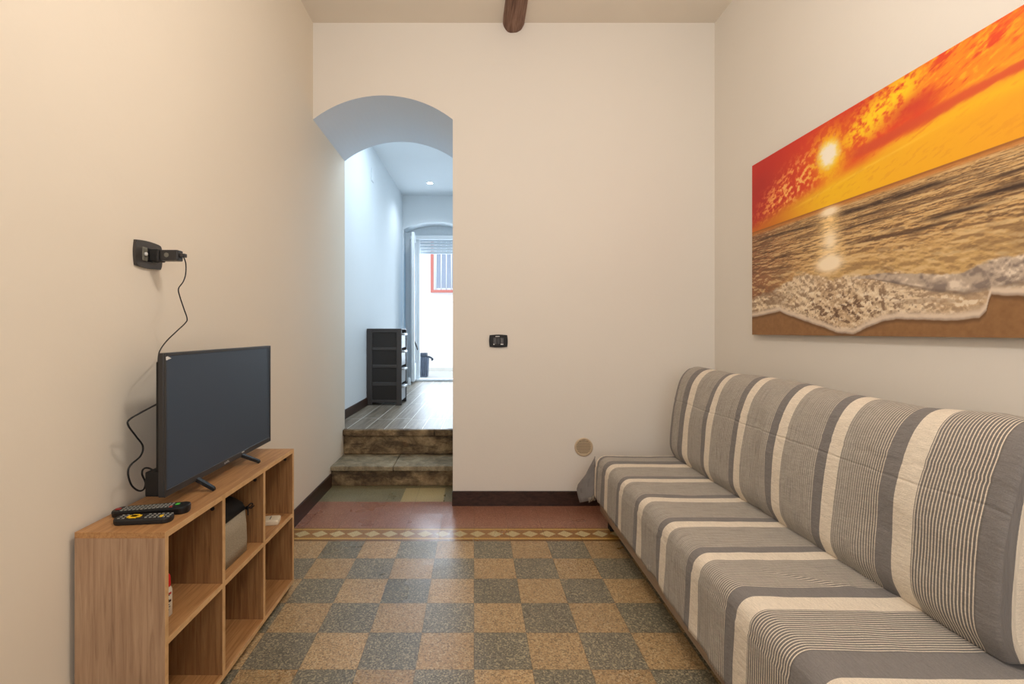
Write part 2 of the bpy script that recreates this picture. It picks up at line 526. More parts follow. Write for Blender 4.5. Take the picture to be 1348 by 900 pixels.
bm = bmesh.new()
prism(bm, [(XL, YN), (XR, YN), (XR, YB), (AX1, YB), (AX1, 3.96), (AX0, 3.96), (AX0, YB)], 'z', -0.12, 0.0)
struct('floor', bm, M['floor'], 'old checkered terrazzo tile floor with a red border', 'floor')
struct('ceiling', B(XL - .2, XR + .2, YN - .2, YB, ZC, ZC + .15), M['ceiling'], 'cream plaster ceiling of the living room', 'ceiling')
struct('wall_left', B(XL - .25, XL, YN - .2, YH, -.12, ZC), M['wall_warmlit'], 'left cream wall behind the television', 'wall')
struct('wall_right', B(XR, XR + .2, YN - .2, YB + .8, -.12, ZC), M['wall'], 'right cream wall behind the sofa', 'wall')
struct('wall_near', B(XL, XR, YN - .2, YN, -.12, ZC), M['wall'], 'wall opposite the arch', 'wall')

def arch_pts(x0, x1, spring, apex, n=28):
    """points of a segmental arch from right to left"""
    w = (x1 - x0) / 2; r = apex - spring
    R = (w * w + r * r) / (2 * r); cz = apex - R; cx = (x0 + x1) / 2
    a = math.asin(w / R)
    return [(cx + R * math.sin(a - 2 * a * i / n), cz + R * math.cos(a - 2 * a * i / n)) for i in range(n + 1)]

bm = bmesh.new()
pts = [(XL, 3.35), (XR, 3.35), (XR, -.12), (AX1, -.12)] + arch_pts(AX0, AX1, 2.562, 2.722)
prism(bm, pts, 'y', YB, YH)
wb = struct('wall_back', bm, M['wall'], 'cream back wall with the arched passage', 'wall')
wb.data.materials.append(M['vault_bluelit'])
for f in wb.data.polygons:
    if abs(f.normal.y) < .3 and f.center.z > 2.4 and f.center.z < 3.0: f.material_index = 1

# faint filled-in patch outline on the back wall
bm = bmesh.new()
box(bm, 0.10, 0.262, YB - .0012, YB, 2.93, 2.934); box(bm, 0.258, 0.262, YB - .0012, YB, 2.934, 3.0)
struct('trim_1', bm, M['wall'])

# hall
def hall_x(y): return -1.1985 + 0.025 * (y - 3.96)
bm = bmesh.new()
prism(bm, [(hall_x(3.96), 3.96), (hall_x(7.45), 7.45), (hall_x(7.45) - .3, 7.45), (hall_x(3.96) - .3, 3.96)], 'z', 0.2, 3.4)
struct('wall_hall_left', bm, M['hall'], 'white left wall of the hall', 'wall')
struct('wall_hall_right', B(0.9, 1.1, YH, 7.45, 0.2, 3.4), M['hall'], 'white right wall of the hall', 'wall')
bm = bmesh.new()
pts = [(-1.5, 3.5), (1.1, 3.5), (1.1, 0.2), (-0.11, 0.2)] + arch_pts(-1.094, -0.11, 2.745, 2.858) + [(-1.094, 0.2), (-1.5, 0.2)]
prism(bm, pts, 'y', 7.45, 8.02)
struct('wall_hall_end', bm, M['hall'], 'white end wall of the hall around the glazed door', 'wall')
struct('ceiling', B(-1.5, 1.1, YH, 7.45, HC, HC + .15), M['hall'], 'white ceiling of the hall', 'ceiling')
struct('floor', B(-1.5, 1.1, 3.93, 8.02, 0.22, HF), M['planks'], 'grey wood-look plank tiles of the hall floor', 'floor')

struct('wall_light_block', B(-1.5, 1.1, 3.962, 8.02, -.12, .21), M['stone'], 'unseen block added under the hall floor to keep light out', 'wall')  # added only to stop light leaking in below the hall
# baseboards
def baseboard(name, pts, z0, z1, mat=M['baseboard']):
    bm = bmesh.new(); prism(bm, pts, 'z', z0, z1)
    e = [e for e in bm.edges if abs(e.verts[0].co.z - z1) < 1e-5 and abs(e.verts[1].co.z - z1) < 1e-5]
    bmesh.ops.bevel(bm, geom=e, offset=0.003, segments=2, affect='EDGES')
    return struct(name, bm, mat)
baseboard('baseboard_left', [(XL, YN), (XL + .013, YN), (XL + .013, 3.556), (XL, 3.556)], 0, .098)
baseboard('baseboard_back', [(AX1 - .004, YB - .014), (XR, YB - .014), (XR, YB), (AX1 - .004, YB)], 0, .096)
baseboard('baseboard_right', [(XR - .013, YN), (XR, YN), (XR, YB - .014), (XR - .013, YB - .014)], 0, .096)
baseboard('baseboard_hall', [(hall_x(3.96), 3.96), (hall_x(3.96) + .013, 3.96), (hall_x(7.45) + .013, 7.45), (hall_x(7.45), 7.45)], HF, HF + .085)

# steps
def rough_box(x0, x1, y0, y1, z0, z1, amp=0.004, step=0.025, seed=0.0):
    bm = bmesh.new()
    box(bm, x0, x1, y0, y1, z0, z1, 0.006, 2)
    for ax, a0, a1 in ((0, x0, x1), (1, y0, y1), (2, z0, z1)):
        n = int((a1 - a0) / step)
        for k in range(1, n):
            co = [0, 0, 0]; co[ax] = a0 + (a1 - a0) * k / n
            no = [0, 0, 0]; no[ax] = 1
            bmesh.ops.bisect_plane(bm, geom=bm.verts[:] + bm.edges[:] + bm.faces[:], plane_co=co, plane_no=no)
    for v in bm.verts:
        p = v.co * 9 + Vector((seed, seed, seed))
        v.co.z += amp * fbm(*p) * (1 if v.co.z > z0 + .004 else 0)
        v.co.y += amp * 1.2 * fbm(p.x, p.z * 2, p.y) * (1 if v.co.y < y0 + .02 else 0)
    return bm
def step(label, y0, y1, z0, z1, slab, cuts, seed):
    t = thing('stone_step', label, 'step', ((AX0 + AX1) / 2, y0, z0))
    obj('riser', rough_box(AX0 + .001, AX1 - .001, y0 + .012, y1, max(0, z0 - .001), z1 - slab, .005, seed=seed), M['stone'], t)
    xs = [AX0 + .001] + cuts + [AX1 - .001]
    for a, b in zip(xs[:-1], xs[1:]):
        obj('tread', rough_box(a, b - .003, y0 - .008, y1 + .013, z1 - slab, z1, .004, seed=seed + a), M['tread'] if seed < 5 else M['stone'], t)
    return t
step('lower worn stone step rising from the tiles in the archway', 3.567, 3.90, 0.0, .151, .036, [-.60], 1.0)
step('upper worn stone step leading onto the hall floor', 3.905, 3.935, .151, .353, .05, [-.32], 7.0)

# beam
bm = bmesh.new()
path = []
N = 60
for i in range(N + 1):
    y = YN + (YB + .03 - YN) * i / N
    ring = []
    for k in range(24):
        a = 2 * PI * k / 24
        r = 0.082 * (1 + .07 * fbm(math.cos(a) * 1.5, math.sin(a) * 1.5, y * 1.2) + (.06 * fbm(a * 3, y * 14, 2) if y > 3.0 else 0))
        ring.append(bm.verts.new((0.262 + .005 * math.sin(y) + r * .88 * math.cos(a), y, ZC + .012 + r * math.sin(a))))
    path.append(ring)
for i in range(N):
    for k in range(24):
        bm.faces.new((path[i][k], path[i][(k + 1) % 24], path[i + 1][(k + 1) % 24], path[i + 1][k]))
bm.faces.new(path[0]); bm.faces.new(path[-1])
tag(obj('ceiling_beam', bm, M['beam'], smooth=True, base=True), 'dark rough wooden log beam running along the ceiling', 'beam')

# ------------------------------------------------------------------ door at the hall end and the courtyard
dr = thing('door_1', 'white glazed double door standing open at the end of the hall', 'door', (-.60, 7.73, HF))
dr['kind'] = 'structure'
bm = bmesh.new()
box(bm, -1.094, -1.035, 7.70, 7.78, HF, 2.745)
box(bm, -.97, -.875, 7.74, 7.78, HF, 2.70, .004)
box(bm, -1.035, -.97, 7.72, 7.76, HF, 2.70, .004)
box(bm, -.17, -.11, 7.70, 7.78, HF, 2.745)
box(bm, -1.035, -.17, 7.69, 7.78, 2.635, 2.695, .006)
box(bm, -1.035, -.17, 7.66, 7.80, HF, HF + .035, .006)
obj('door_frame', bm, M['white'], dr)
bm = bmesh.new()
pts = [(-.11, 2.69)] + arch_pts(-1.094, -0.11, 2.745, 2.857) + [(-1.094, 2.69)]
prism(bm, pts, 'y', 7.735, 7.76)
obj('transom_panel', bm, M['shutter'], dr)
Lm = Matrix.Translation((-.975, 7.70, 0)) @ Matrix.Rotation(math.radians(180 + 93.5), 4, 'Z')
# leaf built along +x then swung inward
bm = bmesh.new()
for a in ((0, .46, 0, .045, HF + .04, HF + .30), (0, .46, 0, .045, 2.56, 2.66), (0, .075, 0, .045, HF + .3, 2.56), (.385, .46, 0, .045, HF + .3, 2.56)):
    box(bm, *a, bev=.003)
bm.transform(Lm)
leaf = obj('door_leaf', bm, M['white'], dr)
bm = B(.075, .385, .018, .026, HF + .3, 2.56); bm.transform(Lm)
obj('glass_pane', bm, M['glass'], leaf)
bm = bmesh.new()
tube(bm, [on_x(546.0, 450, -.93), on_x(547.5, 453, -.92), on_x(549.8, 460, -.90)], .011, 8, 3)
obj('lever_handle', bm, M['metal'], leaf, True)
# shutter
bm = bmesh.new()
z = 2.425
while z < 2.76:
    box(bm, -1.06, -.14, 7.86, 7.875, z, z + .046, .005); z += .05
tag(obj('roller_shutter', bm, M['shutter'], base=True), 'pale grey slatted roller shutter rolled up behind the glazed door', 'shutter')

struct('wall_courtyard', B(-4.5, 4.5, 10.0, 10.2, -.2, 5.2), M['court'], 'white courtyard wall seen through the door', 'wall')
struct('trim_2', B(-4.5, 4.5, 9.975, 10.0, 1.78, 1.80, .004), M['court'])
struct('ground', B(-4.5, 4.5, 8.02, 10.0, .1, .33), M['ground'], 'pale courtyard paving beyond the door', 'ground')
struct('trim_3', B(-4.5, 4.5, 9.96, 10.0, .33, .40, .004), M['ground'])
w = thing('window_1', 'barred courtyard window in a red frame', 'window', (-.45, 9.99, 1.96)); w['kind'] = 'structure'
bm = bmesh.new()
x0, x1, z0, z1 = -.90, .10, 1.965, 3.1
for a in ((x0, x0 + .06, z0, z1), (x1 - .06, x1, z0, z1), (x0 + .06, x1 - .06, z0, z0 + .05), (x0 + .06, x1 - .06, z1 - .05, z1)):
    box(bm, a[0], a[1], 9.93, 9.998, a[2], a[3])
obj('window_frame', bm, M['redframe'], w)
obj('window_pane', B(x0 + .06, x1 - .06, 9.975, 9.985, z0 + .05, z1 - .05), M['windowglass'], w)
for k in range(7):
    xb = -.79 + k * .107
    bm = bmesh.new(); lathe(bm, [(.011, z0 + .05), (.011, z1 - .05)], (xb, 9.95, 0), 10)
    obj('window_bar', bm, M['bars'], w, True)
bm = bmesh.new(); box(bm, x0 + .06, x0 + .10, 9.955, 9.975, z0 + .05, z1 - .05); box(bm, x0 + .1, x1 - .1, 9.955, 9.975, z0 + .05, z0 + .09)
obj('inner_sash', bm, M['shutter'], w)

bn = thing('garbage_bin', 'small dark blue-grey garbage bin outside on the courtyard paving', 'bin', (-.92, 8.7, .33))
bm = bmesh.new()
prism(bm, [(-1.03, .332), (-.835, .332), (-.815, .70), (-1.05, .70)], 'y', 8.6, 8.8)
bmesh.ops.bevel(bm, geom=bm.edges[:], offset=.012, segments=2, affect='EDGES')
obj('bin_body', bm, M['bag'], bn)
bm = bmesh.new(); box(bm, -1.06, -.85, 8.59, 8.81, .70, .765, .015); obj('bin_lid', bm, M['binmat'], bn)
bm = bmesh.new(); tube(bm, [(-.86, 8.62, .70), (-.80, 8.60, .695), (-.745, 8.60, .66), (-.76, 8.62, .64)], .018, 8, 4); obj('lid_handle', bm, M['binmat'], bn, True)
bm = bmesh.new()
for k in range(5):
    tube(bm, [(-1.0 + k * .035, 8.597, .70), (-1.005 + k * .036, 8.590, .55), (-.99 + k * .034, 8.592, .36)], .008, 6, 4)
obj('bag_folds', bm, M['binmat'], bn, True)

# door stop and small towel by the door
bm = bmesh.new(); lathe(bm, [(.028, HF), (.03, HF + .02), (.022, HF + .06), (.02, HF + .10), (.012, HF + .115)], (-.965, 7.12, 0), 16)
tag(obj('door_stop', bm, M['white'], smooth=True, base=True), 'small white door stop standing by the open door leaf', 'door stop')

# recessed downlight
dl = thing('ceiling_downlight', 'round recessed white spotlight glowing in the hall ceiling', 'ceiling light', (-.626, 6.8, HC))
bm = bmesh.new(); lathe(bm, [(.040, HC + .0), (.040, HC - .006), (.058, HC - .006), (.060, HC)], (-.626, 6.8, 0), 32); obj('trim_ring', bm, M['white'], dl, True)
bm = bmesh.new(); lathe(bm, [(.039, HC - .001), (.039, HC - .008)], (-.626, 6.8, 0), 24); obj('lens', bm, M['lamp'], dl)

# cover plate high on the hall wall
yy = 5.46
bm = bmesh.new()
X = hall_x(yy)
box(bm, X, X + .012, yy - .05, yy + .05, 2.86, 3.0, .004)
tag(obj('junction_cover', bm, M['white'], base=True), 'small white cover plate high on the left hall wall', 'cover plate')

# drawer tower
TM = Matrix.Translation((-1.163, 5.187, HF)) @ Matrix.Rotation(-0.03, 4, 'Z')
tw = thing('drawer_tower', 'dark brown plastic drawer tower standing in the hall against the left wall', 'drawer unit', TM.to_translation())
TW, TD, TH = .378, .335, .82
def tb(boxes, name, mat, parent, bev=.003):
    bm = bmesh.new()
    for b in boxes: box(bm, *b, bev=bev)
    bm.transform(TM)
    return obj(name, bm, mat, parent)
for px0, px1 in ((0, .058), (TW - .055, TW)):
    tb([(px0, px1, 0, .03, 0, TH)], 'corner_post', M['tower'], tw, .005)
    tb([(px0, px1, TD - .03, TD, 0, TH)], 'corner_post', M['tower'], tw, .005)
for y0, y1, nm in ((.004, .026, 'side_rail'), (TD - .026, TD - .004, 'side_rail')):
    for z0, z1 in ((.03, .058), (.214, .25), (.406, .44), (.597, .63), (.79, .822)):
        tb([(.055, TW - .052, y0, y1, z0, z1)], nm, M['tower'], tw, .004)
tb([(.05, TW - .05, .016, .022, .04, .80)], 'side_panel', M['towerpanel'], tw)
tb([(.05, TW - .05, TD - .022, TD - .016, .04, .80)], 'side_panel', M['towerpanel'], tw)
tb([(.004, .012, .03, TD - .03, .04, .80)], 'back_panel', M['towerpanel'], tw)
tb([(0, TW, 0, TD, TH, TH + .012)], 'top_panel', M['tower'], tw, .005)
for k in range(4):
    z0 = .045 + k * .191
    d = tb([(.02, TW - .006, .034, TD - .034, z0, z0 + .165)], 'drawer', M['drawer'], tw, .008)
    tb([(TW - .006, TW + .028, .05, TD - .10, z0 + .165 - .025, z0 + .165)], 'drawer_grip', M['grip'], d, .008)

# ------------------------------------------------------------------ cube shelf under the television
CX0, CX1, CY0, CY1, CZ0, CZ1 = XL + .016, -.815, 1.262, 2.163, .025, .625
T = .016
su = thing('shelf_unit', 'low oak-effect shelf unit with six open cubbies carrying the television', 'shelf unit', ((CX0 + CX1) / 2, (CY0 + CY1) / 2, 0))
def panel(name, mat, edge_axis, *b):
    o = obj(name, B(*b, bev=.0008, seg=1), mat, su)
    return o
panel('top_panel', M['oak_long'], 0, CX0, CX1, CY0, CY1, CZ1 - T, CZ1)
panel('bottom_panel', M['oak_long'], 0, CX0, CX1 , CY0, CY1, CZ0, CZ0 + T)
panel('side_panel', M['oak_up'], 0, CX0, CX1, CY0, CY0 + .013, CZ0 + T, CZ1 - T)
panel('side_panel', M['oak_shaded'], 0, CX0, CX1, CY1 - T, CY1, CZ0 + T, CZ1 - T)
dv = [CY0 + .297, CY0 + .598]
ZM = .322
for d in dv:
    panel('divider', M['oak_shaded'], 0, CX0 + .004, CX1 - .0008, d - T / 2, d + T / 2, CZ0 + T, CZ1 - T)
ys = [CY0 + .013, dv[0] - T / 2, dv[0] + T / 2, dv[1] - T / 2, dv[1] + T / 2, CY1 - T]
for k in range(3):
    panel('shelf', M['oak_long'], 0, CX0 + .004, CX1 - .0012, ys[2 * k], ys[2 * k + 1], ZM, ZM + T)
panel('back_panel', M['oak_shaded'], 0, CX0 - .003, CX0 + .003, CY0 + .004, CY1 - .004, CZ0 + .004, CZ1 - .004)
# edge banding: thin pale strips along the front edges
bm = bmesh.new()
e = .0012
box(bm, CX1, CX1 + e, CY0, CY1, CZ1 - T, CZ1); box(bm, CX1, CX1 + e, CY0, CY1, CZ0, CZ0 + T)
for y, tt in ((CY0, .013), (CY1 - T, T)): box(bm, CX1, CX1 + e, y, y + tt, CZ0 + T, CZ1 - T)
for d in dv: box(bm, CX1 - .0008, CX1 + e * .6, d - T / 2, d + T / 2, CZ0 + T, CZ1 - T)
for k in range(3): box(bm, CX1 - .0012, CX1 + e * .3, ys[2 * k], ys[2 * k + 1], ZM, ZM + T)
obj('edge_band', bm, M['oak_edge'], su)
for x in (CX0 + .03, CX1 - .028):
    for y in (CY0 + .03, CY1 - .03):
        bm = bmesh.new(); lathe(bm, [(.014, 0), (.016, .004), (.016, CZ0)], (x, y, 0), 16); obj('foot', bm, M['rubber'], su)
for y in (dv[0] - T / 2, dv[1] - T / 2, CY1 - T):
    bm = bmesh.new(); lathe(bm, [(.0065, -.003), (.0065, 0.0)], (CX1 - .032, y, CZ1 - T - .028), 16, 'y'); obj('cam_cap', bm, M['rubber'], su)

# ------------------------------------------------------------------ television
TX, TY0, TY1, TZ0, TZ1 = -.914, 1.411, 2.146, .664, 1.091
tv = thing('television', 'black flat-screen television switched off on the shelf unit', 'television', (TX, (TY0 + TY1) / 2, .625))
bm = bmesh.new()
box(bm, TX - .018, TX - .0008, TY0, TY1, TZ0, TZ1, .003)
cas = obj('bezel', bm, M['tvblack'], tv)
bm = bmesh.new()
b1, b2 = .009, .020
for a in ((TY0, TY0 + b1, TZ0, TZ1), (TY1 - b1, TY1, TZ0, TZ1), (TY0 + b1, TY1 - b1, TZ1 - b1, TZ1), (TY0 + b1, TY1 - b1, TZ0, TZ0 + b2)):
    box(bm, TX - .001, TX + .0025, *a, bev=.0008, seg=1)
obj('front_frame', bm, M['tvblack'], tv)
obj('screen', B(TX - .001, TX + .0004, TY0 + b1, TY1 - b1, TZ0 + b2, TZ1 - b1), M['screen'], tv)
bm = bmesh.new()
box(bm, TX - .034, TX - .018, TY0 + .012, TY1 - .012, TZ0 + .02, TZ1 - .025, .006)
box(bm, TX - .064, TX - .030, TY0 + .10, TY1 - .10, TZ0 + .03, TZ0 + .22, .012)
hs = obj('rear_housing', bm, M['black'], tv)
obj('connector_box', B(TX - .060, TX - .018, TY0 + .004, TY0 + .09, TZ0 + .001, TZ0 + .075, .004), M['black'], hs)
for ya, yt in ((1.576, 1.590), (1.875, 1.925)):
    bm = bmesh.new()
    xa = TX - .012
    for sgn, xt in ((1, -.862), (-1, -.985)):
        a = Vector((xa, ya, TZ0 + .012)); t = Vector((xt, yt, .631))
        d = (t - a)
        side = Vector((0, 1, 0)) * .011
        upv = Vector((0, 0, .006))
        vs = []
        for p, s in ((a, 1.0), (t, .8)):
            for q in (-side * s - upv, side * s - upv, side * s + upv, -side * s + upv): vs.append(bm.verts.new(p + q))
        for f in ((0, 1, 2, 3), (7, 6, 5, 4), (0, 4, 5, 1), (1, 5, 6, 2), (2, 6, 7, 3), (3, 7, 4, 0)): bm.faces.new([vs[i] for i in f])
    bmesh.ops.bevel(bm, geom=bm.edges[:], offset=.002, segments=2, affect='EDGES')
    obj('foot', bm, M['black'], tv)
# maker's mark: tiny raised silver strokes, and a small sticker
bm = bmesh.new()
ym = (TY0 + TY1) / 2 - .03
for k in range(4):
    box(bm, TX + .0025, TX + .003, ym + k * .009, ym + k * .009 + .002, TZ0 + .006, TZ0 + .013)
    box(bm, TX + .0025, TX + .003, ym + k * .009, ym + k * .009 + .006, TZ0 + .006 + .003 * (k % 3), TZ0 + .0075 + .003 * (k % 3))
obj('maker_mark', bm, M['silver'], tv)
bm = bmesh.new(); box(bm, TX + .0025, TX + .003, ym + .13, ym + .15, TZ0 + .014, TZ0 + .017); obj('badge', bm, M['silver'], tv)
bm = bmesh.new(); prism(bm, [(TY0 + .006, TZ1 - .022), (TY0 + .03, TZ1 - .017), (TY0 + .012, TZ1 - .010), (TY0 + .004, TZ1 - .012)], 'x', TX + .0025, TX + .003)
obj('corner_sticker', bm, M['silver'], tv)
cp = [(210, 530), (186, 542.5), (170, 552.5), (169, 560), (179, 574), (188, 587), (185, 600), (172, 612), (168.5, 623), (173, 638), (182, 645.5), (189, 644), (191.5, 635), (187, 624), (189, 617), (196, 616), (205, 621)]
pts = []
for i, (a, b) in enumerate(cp):
    X = -.940 if i == 0 else (-.985 if i in (1,) else (-1.005 if i < 12 else (-.99 if i < 14 else (-.975 if i < 16 else -.955))))
    pts.append(on_x(a, b, X))
bm = bmesh.new(); tube(bm, pts, .0026, 8, 6); obj('power_cord', bm, M['rubber'], tv, True)

# ------------------------------------------------------------------ socket, charger and cable on the left wall
def plate_outline(w, h, n=8, bulge=.05):
    """outline of a plate with gently bowed sides, centred on 0"""
    out = []
    cs = [(-w / 2, -h / 2), (w / 2, -h / 2), (w / 2, h / 2), (-w / 2, h / 2)]
    for i in range(4):
        a, b = Vector(cs[i]), Vector(cs[(i + 1) % 4])
        d = (b - a); nrm = Vector((d.y, -d.x)).normalized()
        bl = bulge * min(w, h)
        for k in range(n):
            t = k / n
            out.append(tuple(a + d * t + nrm * bl * math.sin(PI * t)))
    return out
sk = thing('wall_socket', 'dark graphite wall socket plate on the left wall above the television', 'socket', (XL, 1.565, 1.404))
yc, zc = 1.565, 1.404
bm = bmesh.new()
vs = prism(bm, [(yc + a, zc + b) for a, b in plate_outline(.122, .080)], 'x', XL, XL + .009)
bmesh.ops.bevel(bm, geom=[e for e in bm.edges if all(abs(v.co.x - XL - .009) < 1e-5 for v in e.verts)], offset=.003, segments=2, affect='EDGES')
obj('cover_plate', bm, M['graphite'], sk)
for k, dy in enumerate((-.0235, 0, .0235)):
    o = obj('socket_module', B(XL + .008, XL + .0115, yc + dy - .011, yc + dy + .011, zc - .022, zc + .022, .001, 1), M['black'] if k == 1 else M['module'], sk)
bm = bmesh.new(); lathe(bm, [(.006, XL + .0115), (.006, XL + .016), (.003, XL + .017)], (0, yc - .0235, zc), 16, 'x'); obj('aerial_jack', bm, M['silver'], sk, True)
ch = thing('usb_charger', 'black plug charger sticking out of the left wall socket', 'charger', (XL + .012, yc + .0235, zc))
yq = yc + .010
bm = bmesh.new(); box(bm, XL + .012, XL + .045, yq - .020, yq + .018, zc - .021, zc + .019, .004); obj('plug_body', bm, M['rubber'], ch)
bm = bmesh.new(); box(bm, XL + .045, XL + .104, yq - .016, yq + .015, zc - .018, zc + .017, .003); ob = obj('adapter_body', bm, M['tvblack'], ch)
bm = bmesh.new(); lathe(bm, [(.0075, 0), (.0075, .001)], (XL + .068, yq - .0171, zc), 20, 'y'); obj('status_light', bm, M['module'], ob)

cb = thing('usb_cable', 'thin black cable dropping from the charger behind the television', 'cable', on_x(237, 337, -.955))
bm = bmesh.new(); p0 = on_x(236.5, 335, -.957)
box(bm, -.966, -.948, yq - .007, yq + .007, zc - .006, zc + .006, .0015); obj('connector', bm, M['graphite'], cb)
cp = [(238, 333.5), (241.5, 337), (244.6, 347), (244.3, 361), (241, 371), (235, 380), (237, 391), (242, 406), (246.3, 419), (244, 425), (233, 435.5), (221, 447), (213, 457), (209, 466), (208, 480)]
pts = [Vector((-.950, yq, zc))] + [on_x(a, b, -.948 - .0002 * i) for i, (a, b) in enumerate(cp)][1:]
bm = bmesh.new(); tube(bm, pts, .0019, 8, 6); obj('cord', bm, M['rubber'], cb, True)

# switch plate on the back wall
xc, zc2 = .162, 1.091
ws = thing('wall_switch', 'small dark switch and socket plate on the back wall', 'switch', (xc, YB, zc2))
bm = bmesh.new()
prism(bm, [(xc + a, zc2 + b) for a, b in plate_outline(.116, .078)], 'y', YB - .009, YB)
bmesh.ops.bevel(bm, geom=[e for e in bm.edges if all(abs(v.co.y - YB + .009) < 1e-5 for v in e.verts)], offset=.003, segments=2, affect='EDGES')
obj('cover_plate', bm, M['black'], ws)
for k, dx in enumerate((-.0235, 0, .0235)):
    obj('switch_module', B(xc + dx - .011, xc + dx + .011, YB - .0125, YB - .0085, zc2 - .022, zc2 + .022, .0015, 1), M['graphite'] if k != 1 else M['tvblack'], ws)
for a in ((xc + .014, xc + .032, YB - .0135, YB - .012, zc2 - .025, zc2 - .019), (xc - .034, xc - .026, YB - .0135, YB - .012, zc2 - .025, zc2 - .019),
          (xc - .02, xc + .008, YB - .0105, YB - .009, zc2 + .028, zc2 + .033)):
    obj('white_marking', B(*a), M['silver'], ws)

# round vent
vx, vz, vr = .728, .387, .061
vt = thing('air_vent', 'round cream wall vent with horizontal slats beside the sofa end', 'vent', (vx, YB, vz))
bm = bmesh.new()
n = 48
rings = []
for r, y in ((vr, YB), (vr, YB - .006), (vr - .004, YB - .009), (vr - .012, YB - .009), (vr - .014, YB - .002)):
    rings.append([bm.verts.new((vx + r * math.cos(2 * PI * k / n), y, vz + r * math.sin(2 * PI * k / n))) for k in range(n)])
for i in range(4):
    for k in range(n): bm.faces.new((rings[i][k], rings[i][(k + 1) % n], rings[i + 1][(k + 1) % n], rings[i + 1][k]))
obj('vent_ring', bm, M['vent'], vt, True)
bm = bmesh.new(); lathe(bm, [(vr - .013, YB - .002), (vr - .013, YB - .001)], (vx, 0, vz), 40, 'y'); obj('vent_backing', bm, M['ventdark'], vt)
bm = bmesh.new()
for k in range(9):
    zz = vz - .042 + k * .0105; hw = math.sqrt(max((vr - .013) ** 2 - (zz - vz) ** 2, 1e-6))
    box(bm, vx - hw, vx + hw, YB - .008, YB - .002, zz - .0032, zz + .0032)
obj('vent_slats', bm, M['vent'], vt)

# ------------------------------------------------------------------ small things on the shelf unit
def remote(name, label, cat, L, W, Hh, loc, rz, body, keys_fn, taper=1.0, rf=.42):
    t = thing(name, label, cat, loc)
    m = Matrix.Translation(loc) @ Matrix.Rotation(rz, 4, 'Z')
    bm = bmesh.new()
    n = 14
    outl = []
    for k in range(n + 1):   # rounded oblong outline
        pass
    r = W * rf
    for cx, cy, a0 in ((L / 2 - r, W / 2 - r, 0), (-L / 2 + r, W / 2 - r, 90), (-L / 2 + r, -W / 2 + r, 180), (L / 2 - r, -W / 2 + r, 270)):
        for k in range(7):
            a = math.radians(a0 + 15 * k); outl.append((cx + r * math.cos(a), cy + r * math.sin(a)))
    rings = []
    for z, s in ((0, .90), (Hh * .25, .98), (Hh * .75, 1.0), (Hh * .95, .96), (Hh, .90)):
        ring = []
        for x, y in outl:
            zz = z * (taper + (1 - taper) * (1 - (x + L / 2) / L)) if taper != 1 else z
            if taper > 1: zz = z * (1 + (taper - 1) * (x + L / 2) / L)
            ring.append(bm.verts.new((x * (1 - (1 - s) * W / L), y * s, zz)))
        rings.append(ring)
    q = len(outl)
    for i in range(4):
        for k in range(q): bm.faces.new((rings[i][k], rings[i][(k + 1) % q], rings[i + 1][(k + 1) % q], rings[i + 1][k]))
    bm.faces.new(rings[0][::-1]); bm.faces.new(rings[-1])
    bm.transform(m)
    obj('remote_body', bm, body, t, False)
    top = lambda x: Hh * (1 + (taper - 1) * (x + L / 2) / L) if taper > 1 else Hh
    for nm, mat, boxes in keys_fn(L, W):
        bm = bmesh.new()
        for x, y, a, b in boxes: box(bm, x - a / 2, x + a / 2, y - b / 2, y + b / 2, top(x) - .001, top(x) + .002, .0006, 1)
        bm.transform(m); obj(nm, bm, mat, t)
    return t
def keys_a(L, W):
    row = lambda r: [(-L / 2 + .016 + .0115 * i, y, .006, .005) for i in r for y in (-.012, 0, .012)]
    return [('menu_keys', M['keys'], row(range(0, 2))), ('number_keys', M['keys'], row(range(6, 12))),
            ('navigation_pad', M['yellow'], [(-L / 2 + .050, 0, .034, .014), (-L / 2 + .050, 0, .018, .026)]),
            ('shortcut_key', M['yellow'], [(L / 2 - .028, -.006, .009, .014)])]
def keys_b(L, W):
    grid = [(-L / 2 + .030 + .0105 * i, y, .0065, .007) for i in range(13) for y in (-.015, -.002, .011)]
    return [('keypad', M['keys'], grid), ('power_key', M['redkey'], [(-L / 2 + .014, 0, .012, .012)]), ('record_key', M['redkey'], [(L / 2 - .045, -.016, .008, .008)]),
            ('colour_key', M['greenkey'], [(L / 2 - .035, .004, .010, .012)])]
remote('remote_control', 'black remote control with a yellow navigation pad, nearest on the shelf unit top', 'remote control',
       .150, .046, .016, Vector((-.918, 1.332, .625)), math.radians(7), M['rubber'], keys_a)
remote('remote_control', 'longer black remote with grey keys behind the yellow-keyed remote', 'remote control',
       .205, .050, .017, Vector((-.938, 1.394, .625)), math.radians(9), M['black'], keys_b, 1.35)
def keys_c(L, W):
    return [('display', M['module'], [(.035, 0, .004, .030)]), ('mode_key', M['vent'], [(-.02, -.012, .01, .008)]), ('fan_key', M['vent'], [(-.02, .012, .01, .008)]), ('power_key', M['vent'], [(-.045, 0, .01, .008)])]
remote('remote_control', 'cream white remote control lying in the upper far cubby', 'remote control',
       .145, .060, .022, Vector((-.900, 2.030, ZM + T + .0006)), math.radians(12), M['cream'], keys_c, 1.0, .15)

